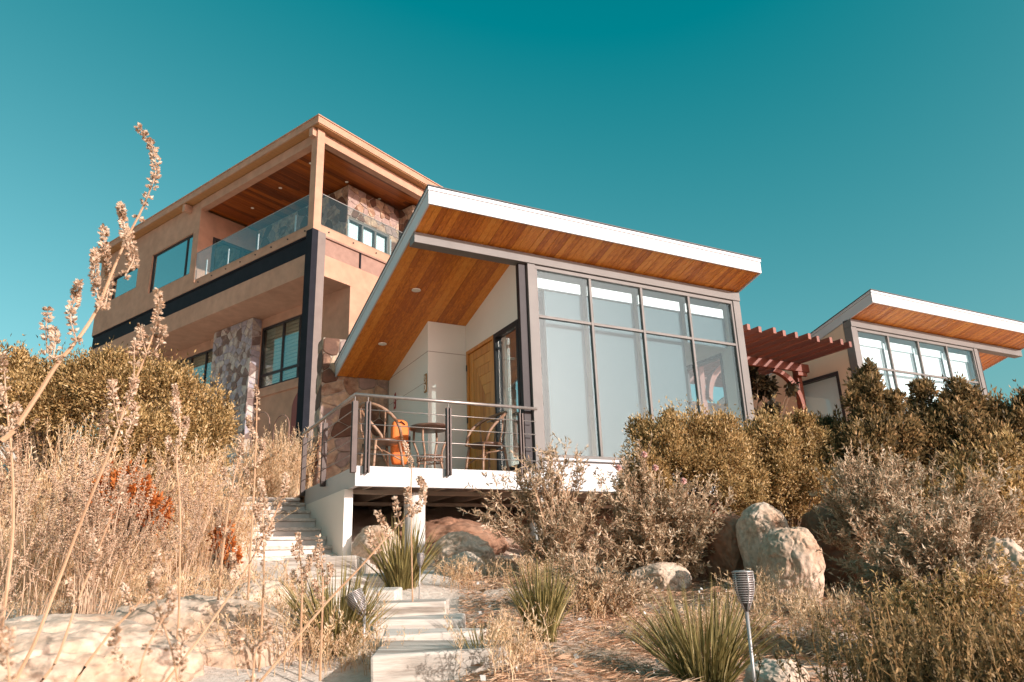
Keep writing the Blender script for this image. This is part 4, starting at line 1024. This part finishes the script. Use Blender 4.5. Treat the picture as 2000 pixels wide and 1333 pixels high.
def flower_plant_mesh(seed, ns=9, Hh=1.0, w=.013, dark=0.0):
    rg = np.random.default_rng(seed); ch = []
    for i in range(ns):
        az = rg.uniform(0, 6.28); ln = abs(rg.normal()) * .28; h = Hh * rg.uniform(.6, 1.05)
        pts = [np.array([math.cos(az) * ln * h * t ** 1.4 + .04 * math.cos(az), math.sin(az) * ln * h * t ** 1.4 + .04 * math.sin(az), h * t]) + (rg.normal(size=3) * .015 if t else 0) for t in (0, .3, .55, .8, 1)]
        S = poly_interp(pts, 24)
        ch.append((tubes(S[None], np.linspace(.0045, .0018, 24)[None], 3), np.full(23 * 3, .45)))
        nsp = rg.integers(2, 4)
        for k in range(nsp):
            u0 = .62 if k == 0 else rg.uniform(.4, .8); i0 = int(u0 * 23)
            if k == 0: A = S[i0:]
            else:
                sd = unit(rg.normal(size=3) * np.array([1, 1, .2]) + np.array([0, 0, .9])); A = np.array([S[i0] + sd * t * Hh * rg.uniform(.12, .2) + np.array([0, 0, .04 * t * t]) for t in np.linspace(0, 1, 8)])
                ch.append((tubes(A[None], np.full((1, 8), .0018), 3), np.full(7 * 3, .45)))
            nw = max(4, int(np.linalg.norm(np.diff(A, axis=0), axis=1).sum() / (w * 1.3)))
            idx = np.linspace(0 if k == 0 else 2, len(A) - 1.01, nw); j0 = idx.astype(int); f = (idx - j0)[:, None]
            C = A[j0] * (1 - f) + A[j0 + 1] * f; G = np.gradient(A, axis=0)[j0]
            q, tn = calyces(C, G, w * 1.2 * np.linspace(1.1, .6, nw), 9, w * .8 * np.ones(nw), rg)
            ch.append((q, np.clip(tn * .8 - dark + .1, 0, 1)))
    return array_mesh('flower_stems', ch, LM['flower'])
# ================================================================== the garden
# boulders: lower left, under the deck, right of the path
boulder('low pale boulder at the left edge of the picture foreground', 50, 1340, 4.4, 250, 98, 1, depth=.7, cut=.86)
boulder('long flat pale sunlit boulder in the lower left foreground', 370, 1340, 4.8, 265, 135, 2, depth=.55, cut=.86)
boulder('rounded pale boulder left of the timber steps', 500, 1200, 6.4, 72, 55, 3)
boulder('small pale boulder beside the foot of the stone stairs', 448, 1105, 8.4, 34, 30, 13)
boulder('white boulder under the near corner of the deck', 735, 1068, 11.3, 42, 40, 4)
boulder('broad sandy boulder below the deck between the columns', 905, 1090, 11.0, 62, 48, 5)
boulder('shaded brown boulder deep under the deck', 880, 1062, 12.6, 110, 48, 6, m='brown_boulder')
boulder('flat sandy boulder right of the upper spiky tussock', 900, 1118, 9.6, 50, 34, 15)
boulder('tall pale rounded boulder below the right-hand bushes, left of a pair', 1490, 1042, 8.5, 44, 52, 17, rot=.5, cut=.9)
boulder('pale cracked boulder leaning on the tall one below the bushes', 1545, 1092, 7.8, 54, 56, 19, rot=-.3, cut=.9)
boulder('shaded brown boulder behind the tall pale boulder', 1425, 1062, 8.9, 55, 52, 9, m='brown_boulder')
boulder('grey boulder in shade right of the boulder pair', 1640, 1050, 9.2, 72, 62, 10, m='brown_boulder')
boulder('low weathered rock at the bottom edge beside the lantern stake', 1515, 1330, 3.9, 52, 42, 11)
boulder('whitish rock half hidden below the silvery shrubs', 1290, 1128, 8.3, 58, 26, 12)
boulder('pale sunlit rock at the right edge behind the shrubs', 1985, 1180, 6.2, 60, 95, 14)

# large olive bushes
shrub('olive_bush', 'big dense olive-brown bush below the main house left of the stone pillar', 13.4,
      [(290, 810, 125, 88, 0), (200, 765, 80, 62, .4), (375, 870, 75, 85, -.3), (320, 905, 140, 100, -.6), (225, 718, 52, 30, .3), (325, 750, 62, 42, .1), (435, 800, 26, 24, 0)], 'olive', 80000, (4.5, 8.5), .14, 11)
shrub('olive_bush', 'olive bush at the far left edge behind the dry brush', 14.5, [(60, 790, 95, 80, 0), (-20, 770, 70, 85, 0), (120, 830, 80, 80, -.5), (30, 715, 40, 28, 0)], 'olive', 36000, (4.5, 8.5), .14, 12)
shrub('olive_bush', 'rounded golden-olive bush in front of the third glass panel', 9.4,
      [(1330, 900, 115, 85, 0), (1275, 865, 55, 50, 0), (1400, 880, 75, 70, .2), (1310, 830, 32, 30, 0), (1260, 940, 75, 70, -.3), (1405, 835, 30, 22, .1), (1420, 950, 80, 70, 0)], 'olive', 60000, (4.5, 8.5), .13, 13)
shrub('olive_bush', 'golden-olive bush at the right corner post of the near cottage', 10.4,
      [(1540, 890, 92, 80, 0), (1480, 910, 70, 75, -.2), (1590, 900, 62, 70, .2), (1560, 840, 50, 32, .1), (1490, 850, 42, 28, 0), (1550, 950, 90, 60, -.2), (1470, 960, 70, 60, -.2)], 'olive', 52000, (4.5, 8.5), .13, 14)
shrub('dark_bush', 'tall dark bush with reddish tips in front of the far cottage side window', 11.0,
      [(1692, 800, 48, 62, 0), (1640, 880, 52, 62, 0), (1693, 745, 24, 42, .1), (1742, 870, 62, 72, 0), (1612, 862, 26, 46, .2), (1700, 910, 90, 66, -.3), (1745, 790, 22, 30, 0)], 'dark', 46000, (6, 11), .14, 15)
shrub('dark_bush', 'dark leafy bush below the far cottage glass front', 11.6,
      [(1850, 850, 66, 62, 0), (1806, 790, 28, 48, .2), (1868, 785, 36, 46, 0), (1780, 870, 50, 62, 0), (1870, 910, 95, 74, -.3), (1925, 865, 52, 52, 0), (1900, 800, 24, 40, 0)], 'dark', 48000, (6, 11), .14, 16)
shrub('dark_bush', 'dark bush cut by the right edge of the picture', 12.2, [(1985, 890, 56, 95, 0), (1958, 835, 30, 36, 0), (2010, 820, 36, 50, 0)], 'dark', 18000, (6, 10), .16, 17)

# silvery shrubs and low scrub
feather_shrub('silver_shrub', 'feathery grey-green shrub rising in front of the deck edge', 8.4,
      [(1090, 1035, 105, 65, 0), (1020, 1020, 80, 50, .1), (1160, 1050, 85, 65, -.2), (1070, 890, 30, 65, 0), (1125, 890, 24, 60, .1), (1030, 930, 55, 45, 0), (950, 985, 45, 30, 0), (1100, 1080, 95, 60, -.2), (1190, 940, 26, 40, 0)], 'silver', 95, 76, (7, 13), 18)
feather_shrub('silver_shrub', 'grey-green shrub with small pink roses below the golden bush', 8.7,
      [(1275, 995, 95, 75, 0), (1240, 930, 45, 50, 0), (1300, 1045, 105, 70, -.1), (1200, 1060, 70, 60, -.2), (1390, 1000, 65, 65, 0)], 'silver', 190, 84, (7, 12), 19, wid=.32)
feather_shrub('silver_shrub', 'grey-green scrub above the shaded boulder at right', 8.4, [(1720, 970, 95, 75, 0), (1650, 940, 55, 50, .2), (1800, 980, 85, 75, 0), (1700, 1040, 90, 50, -.2)], 'silver', 210, 84, (7, 12), 20, wid=.3)
shrub('scrub_bush', 'olive scrub behind the feathery shrubs at the right edge', 8.6, [(1900, 990, 110, 80, 0), (1980, 960, 70, 90, .2), (1820, 1010, 70, 60, 0)], 'olive', 15000, (7, 13), .13, 27, wid=.3)
feather_shrub('scrub_bush', 'broad feathery scrub filling the right side foreground', 6.4, [(1850, 1060, 120, 90, 0), (1940, 1020, 85, 90, .3), (1770, 1100, 95, 75, 0), (1900, 1140, 120, 75, -.2), (1710, 1130, 65, 40, .2)], 'silver', 270, 84, (7, 13), 21, wid=.28)
feather_shrub('scrub_bush', 'low twiggy olive scrub in the lower right corner', 4.9, [(1830, 1220, 105, 75, 0), (1930, 1240, 90, 75, 0), (1760, 1200, 70, 45, .2), (1970, 1150, 60, 50, 0)], 'olive', 220, 84, (7, 12), 22, wid=.3)
feather_shrub('scrub_bush', 'small pale scrub behind the spiky tussock in mid foreground', 6.0, [(1160, 1150, 70, 45, 0), (1230, 1190, 50, 36, 0), (1110, 1120, 55, 38, .1)], 'silver', 70, 50, (8, 14), 23, wid=.25)
LAV = brush_mesh(105, H_=.55, ns=120, bits=40, lean=.45, L=(.012, .026), W=.4, leaf='dark', off=.012)
for i, (x_, D_) in enumerate(((1840, 3.0), (1890, 2.8), (1935, 2.9), (1985, 2.7), (1790, 3.3))):
    t_ = thing('dried_lavender', 'dried dark lavender tuft along the bottom right edge', 'shrub', (*at(x_, 1300, D_)[:2], float(ground(*at(x_, 1300, D_)[:2])) - .03), 'dried lavender in the bottom right corner')
    link('stems', LAV, t_); t_.rotation_euler = (0, 0, i * 1.3)
shrub('orange_leaf_bush', 'low bush of orange autumn leaves among the dry brush', 7.4, [(245, 965, 50, 32, 0), (275, 1000, 42, 28, 0), (215, 1000, 30, 26, 0)], 'orange', 7000, (6, 10), .2, 24, wid=.55)
shrub('orange_leaf_bush', 'small orange-leaved sprig left of the stone stairs', 8.2, [(435, 1050, 20, 26, 0), (445, 1090, 20, 24, 0)], 'orange', 1200, (6, 10), .2, 25, wid=.5)
shrub('climbing_vine', 'dark climbing vine on the tan wall under the pergola', 19.0, [(1485, 755, 32, 30, 0), (1520, 752, 26, 14, 0), (1545, 765, 16, 10, 0), (1490, 808, 34, 18, 0), (1475, 840, 26, 24, 0), (1470, 722, 22, 16, 0)], 'vine', 1500, (9, 15), .16, 26, cat='vine', wid=.75, upbias=-.3)

# pink roses in the silvery shrub, one thing each
rose_me = None
for i, (px, py, lab) in enumerate(((1258, 888, 'topmost small pink rose beside the base of the glass front'), (1208, 914, 'leftmost small pink rose in the silvery shrub'), (1280, 914, 'small pink rose right of the middle one in the shrub'), (1335, 940, 'small pink rose lowest and furthest right in the shrub'))):
    p = at(px, py, 7.6); t = thing('rose', lab, 'flower', p, 'pink roses in the silvery shrub')
    if rose_me is None:
        rg = np.random.default_rng(5); n = 40; d = unit(rg.normal(size=(n, 3)) + np.array([0, 0, .4])); rose_me = array_mesh('petals', [(leaf_quads(d * .008, d + rg.normal(size=(n, 3)) * .5, .032, .03, rg), rg.uniform(0, 1, n))], LM['petal'])
    link('petals', rose_me, t)

# dry golden brush on the left slope
G1 = 'dry golden brush on the left slope'
ROWL = ['tan dry brush clump in the back row below the big olive bush', 'tan dry brush clump in the second row behind the orange leaves', 'tan dry brush clump in the middle row of the left slope', 'low tan dry brush clump just behind the pale foreground boulders', 'small tan dry brush clump at the foot of the left slope']
rr = random.Random(4)
for row, (D, s, xs) in enumerate(((11.6, 1.6, range(-20, 440, 72)), (10.2, 1.4, range(-30, 415, 74)), (8.8, 1.1, range(-40, 395, 78)), (7.4, .8, range(-40, 370, 84)), (6.3, .5, range(-40, 340, 95)))):
    for k, x in enumerate(xs):
        brush(x + rr.uniform(-25, 25), 1100, D + rr.uniform(-.6, .6), s * rr.uniform(.55, 1.2), k + row, ROWL[row], G1)
FP = [flower_plant_mesh(201), flower_plant_mesh(202, 11, dark=.25), flower_plant_mesh(203, 7)]
for i in range(20):
    x_, D_ = rr.uniform(-20, 430), rr.uniform(4.5, 9.5); p_ = at(x_, 1100, D_)
    sc_ = rr.uniform(.75, 1.25) * (.75 + .05 * D_)
    t_ = thing('dried_flower_plant', 'many-stemmed dried flower plant standing in the tan brush at left' if D_ > 6 else 'many-stemmed dried flower plant near the pale boulders at lower left', 'dried flower', (p_[0], p_[1], float(ground(p_[0], p_[1])) - .02), 'dried flower plants among the brush')
    link('flower_stems', FP[i % 3], t_); t_.rotation_euler = (0, 0, rr.uniform(0, 6)); t_.scale = (sc_, sc_, sc_)
G2 = 'dry brush behind the stairs'
for x, D, s in ((520, 15.2, 1.25), (560, 15.6, 1.3), (490, 14.6, 1.3), (540, 14.4, 1.0), (575, 16.5, 1.4), (600, 16.6, 1.1)):
    brush(x, 1000, D, s * rr.uniform(.85, 1.1), 2, 'golden dry brush clump behind the top of the stone stairs', G2)
G3 = 'low dry weeds on the litter slope'
LOW = brush_mesh(104, H_=.4, ns=60, bits=30, lean=.9, L=(.015, .035), rad=.0025)
for i in range(16):
    x, y = rr.uniform(960, 1760), rr.uniform(1130, 1300); p, D = hit(x, y)
    brush(x, y, D, rr.uniform(.5, 1.0), 0, 'small dry weed tuft on the litter slope right of the path', G3, name='dry_weed', me=LOW)
G4 = 'low dry weeds beside the timber steps'
for x, y in ((545, 1190), (560, 1250), (700, 1310), (600, 1300), (500, 1290), (520, 1225), (890, 1150), (1010, 1320), (440, 1180), (400, 1200), (300, 1215), (160, 1215), (60, 1215), (260, 1195), (350, 1170)):
    p, D = hit(x, y); brush(x, y, D, rr.uniform(.6, 1.1), 0, 'small dry weed tuft beside the lower path and pale boulders', G4, name='dry_weed', me=LOW)

# spiky tussocks
tussock('tall spiky green tussock beside the upper timber steps below the deck', 785, 1150, 7.4, 150, 140, 220, 31)
tussock('large spiky tussock at the bottom left of the timber steps', 655, 1300, 4.5, 190, 190, 330, 32)
tussock('upright spiky tussock in the middle of the litter slope', 1062, 1280, 5.0, 180, 120, 260, 33)
tussock('sparse spiky tussock at the bottom edge in front of the lowest step', 945, 1340, 3.9, 120, 110, 60, 34)
tussock('wide fanned spiky tussock left of the standing lantern', 1375, 1330, 4.2, 215, 230, 380, 35, fan=1.15)

# dried flower stalks, foreground left
stalk('tallest dried flower stalk in the left foreground, curling against the sky', [(-30, 930), (30, 838), (75, 770), (112, 712), (158, 655), (192, 600), (214, 545), (246, 470), (276, 412), (297, 362)], 1.9, 5.2,
      [[(270, 428), (297, 362), (304, 325), (296, 285), (268, 245)], [(262, 520), (248, 470), (240, 430), (234, 400)], [(205, 600), (214, 540), (205, 490), (203, 442)], [(196, 600), (188, 560), (184, 520), (186, 490)], [(244, 540), (262, 500), (252, 455)],
       [(150, 668), (138, 620), (146, 580), (154, 550)], [(92, 690), (90, 640), (94, 604)], [(104, 700), (108, 665), (104, 645)]], 10.5, 41)
stalk('second dried flower stalk, in front of the big olive bush', [(20, 1360), (70, 1250), (120, 1120), (170, 990), (215, 880), (252, 775), (284, 695), (303, 640), (310, 605)], 2.4, 3.8,
      [[(296, 660), (310, 610), (308, 568)], [(286, 692), (276, 655), (272, 640)], [(300, 690), (316, 660), (318, 640)], [(262, 745), (262, 690), (265, 668)], [(232, 830), (222, 780), (220, 745)], [(240, 815), (255, 770), (262, 740)], [(215, 880), (205, 840), (206, 805)], [(246, 850), (262, 815), (262, 790)]], 10, 42)
stalk('long thin dried stalk leaning over the timber steps before the deck column', [(480, 1370), (560, 1270), (640, 1175), (700, 1112), (755, 1050), (800, 1000), (832, 962)], 2.9, 3.4,
      [[(800, 1005), (822, 985), (826, 950), (818, 935)], [(782, 1025), (775, 1000), (772, 975)], [(760, 1045), (748, 1025), (738, 1000)], [(806, 1000), (797, 975), (794, 955)], [(735, 1075), (725, 1050), (718, 1035)]], 9, 43)
stalk('slender dried stalk with one drooping spike before the deck edge', [(806, 1180), (804, 1080), (803, 990), (803, 940), (805, 905)], 6.2, 1.6, [[(804, 912), (798, 890), (790, 866)]], 7, 44)
ST = [((300, 1370), (395, 1240), (470, 1130), (530, 1020), (556, 955), 2.6, 'dried stalk slanting across the pale boulder towards the stairs'),
      ((60, 1380), (110, 1290), (150, 1180), (190, 1080), (235, 960), 1.8, 'dried stalk rising past the orange leaves at left'),
      ((130, 1370), (205, 1250), (260, 1190), (320, 1120), (345, 1060), 2.2, 'dried stalk low over the left pale boulder'),
      ((505, 1330), (512, 1200), (516, 1100), (514, 1030), (512, 965), 4.2, 'upright dried stalk before the landing of the stairs'),
      ((585, 1330), (588, 1220), (590, 1160), (588, 1110), (585, 1070), 4.0, 'upright dried stalk in front of the pale stair block'),
      ((625, 1330), (628, 1240), (630, 1180), (630, 1120), (626, 1075), 4.0, 'upright dried stalk right of the pale stair block centre'),
      ((420, 1250), (430, 1130), (440, 1040), (452, 960), (470, 880), 4.6, 'dried stalk left of the stairs reaching the dark shade'),
      ((480, 1250), (488, 1100), (496, 960), (500, 860), (502, 780), 5.0, 'tall dried stalk before the sunlit edge of the stone pillar'),
      ((20, 1100), (26, 980), (22, 880), (14, 800), (8, 720), 2.6, 'dried stalk at the left edge of the picture'),
      ((350, 1150), (352, 1000), (345, 900), (352, 830), (345, 780), 4.4, 'dried stalk in front of the dark hollow of the olive bush')]
for i, s_ in enumerate(ST):
    pts = list(s_[:5]); a, b = pts[-2], pts[-1]; c = pts[-3]
    sp = [[((a[0] + b[0]) / 2, (a[1] + b[1]) / 2), b, (b[0] + .25 * (b[0] - a[0]) - 3, b[1] - 28)], [a, (a[0] - 12, a[1] - 26), (a[0] - 14, a[1] - 44)], [((a[0] + c[0]) / 2, (a[1] + c[1]) / 2), ((a[0] + c[0]) / 2 + 14, (a[1] + c[1]) / 2 - 30), ((a[0] + c[0]) / 2 + 15, (a[1] + c[1]) / 2 - 48)], [c, (c[0] - 14, c[1] - 30), (c[0] - 16, c[1] - 44)]]
    stalk(s_[6], pts, s_[5], 3.6 if s_[5] < 3 else 2.4, sp, 8 if s_[5] < 3 else 7, 60 + i)
# very near, out-of-focus stalks at the bottom left
for i, (x0, x1, y1, D, lab) in enumerate(((240, 330, 1150, 1.15, 'blurred near stalk at the bottom, left of centre of the pale boulder'), (370, 300, 1120, 1.2, 'blurred near stalk leaning left over the long pale boulder'), (30, -5, 1190, 1.0, 'blurred near stalk in the bottom left corner'), (480, 520, 1210, 1.3, 'blurred near stalk left of the large spiky tussock'))):
    stalk(lab, [(x0, 1420), ((x0 * .7 + x1 * .3), 1340), ((x0 + x1) / 2, 1270), (x1, y1 + 40)], D, 3.5, [[((x0 + x1) / 2, 1270), (x1, y1 + 40), (x1 + 4, y1)], [(x0 * .7 + x1 * .3, 1330), (x0 - 15, 1270), (x0 - 12, 1230)]], 11, 80 + i)

# path lanterns
def lantern(label, px, py, D, hpx, wpx, foot_px, tilt=0.0):
    c = at(px, py, D); k = D / FPX; h, w = hpx * k, wpx * k * .5
    f = at(foot_px[0], foot_px[1], D); gz = float(ground(f[0], f[1])); f = np.array([f[0], f[1], min(f[2], gz) - .05])
    t = thing('path_lantern', label, 'lantern', (f[0], f[1], gz), 'path lanterns')
    ax = unit(c - f); s = unit(np.cross(ax, np.array([0, 1.0, .1]))); b = np.cross(ax, s)
    if tilt:
        ax = unit(ax * math.cos(tilt) + unit(_r) * math.sin(tilt)); s = unit(np.cross(ax, np.array([0, 1.0, .1]))); b = np.cross(ax, s)
    base = c - ax * h * .5
    def X(x, y, z): return base + s * x + b * y + ax * z
    MB().tube([f, (f + base) / 2, base], .085 * w * 2, 8).build('stake', M['lantern'], t, smooth=True)
    prof = [(.12, 0), (.3, .1), (.62, .28), (.86, .5), (.95, .72), (.92, .96)]
    MB(X).lathe([(w * r_ * .93, h * z) for r_, z in prof], (0, 0, 0), 20).build('cup', M['lantern_dark'], t, smooth=True)
    for i in range(13):
        z = .22 + i * .058; r_ = np.interp(z, [p[1] for p in prof], [p[0] for p in prof])
        MB(X).tube([(w * r_ * math.cos(a), w * r_ * math.sin(a), h * z) for a in np.linspace(0, 2 * math.pi, 21)], w * .055, 5).build('ring', M['lantern'], t, smooth=True)
    for i in range(5):
        a = 2 * math.pi * i / 5
        MB(X).tube([(w * r_ * math.cos(a), w * r_ * math.sin(a), h * z) for r_, z in prof], w * .07, 5).build('rib', M['lantern'], t, smooth=True)
    MB(X).lathe([(w * .2, h * .955), (w * .98, h * .96), (w * 1.02, h * .985), (w * .8, h * 1.01), (0, h * 1.02)], (0, 0, 0), 20).build('cap', M['lantern'], t, smooth=True)
lantern('slatted metal path lantern standing on a tall stake at right', 1454, 1155, 3.2, 68, 38, (1475, 1360))
lantern('tilted metal path lantern lying into the spiky tussock by the steps', 700, 1180, 4.35, 46, 34, (712, 1225), R(-24))
lantern('thin path lantern right of the tussock below the deck', 821, 1095, 7.0, 26, 14, (818, 1172))

# loose needle litter and dead leaves on the slope
rg = np.random.default_rng(77); n = 90000
D = rg.uniform(3.2, 12.0, n) ; px = rg.uniform(880, 2050, n)
dx = (px - 1000) / FPX; dirx = hf[0] + hr[0] * dx; diry = hf[1] + hr[1] * dx
X_ = CAM[0] + D * dirx; Y_ = CAM[1] + D * diry
nzz = np.sin(X_ * 2.1 + 1) * np.sin(Y_ * 1.7) + .5 * np.sin(X_ * 5 + Y_ * 4); keep = (nzz + rg.normal(size=n) * .7) > -.3
X_, Y_ = X_[keep], Y_[keep]; n = len(X_)
P = np.stack([X_, Y_, ground(X_, Y_) + rg.uniform(.004, .05, n)], -1)
az = rg.normal(-.35, .9, n); d = np.stack([np.cos(az), np.sin(az), rg.normal(0, .16, n)], -1)
L = rg.uniform(.05, .13, n); wd = np.where(rg.uniform(size=n) < .035, L * .28, .0055)
q = leaf_quads(P, d, L, wd, rg)
pn = 260
qp = leaf_quads(P[:pn] + np.array([0, 0, .03]), rg.normal(size=(pn, 3)), .035, .028, rg)
tag(link('fallen_petals', array_mesh('fallen_petals', [(qp, rg.uniform(.6, 1, pn))], LM['petal_white'])), 'small white petals scattered over the slope', 'petals', kind='stuff')
o = link('needle_litter', array_mesh('needle_litter', [(q, np.clip(rg.normal(.5, .25, n), 0, 1))], LM['litter']))
tag(o, 'dry needles and dead leaves strewn over the slope', 'litter', kind='stuff')
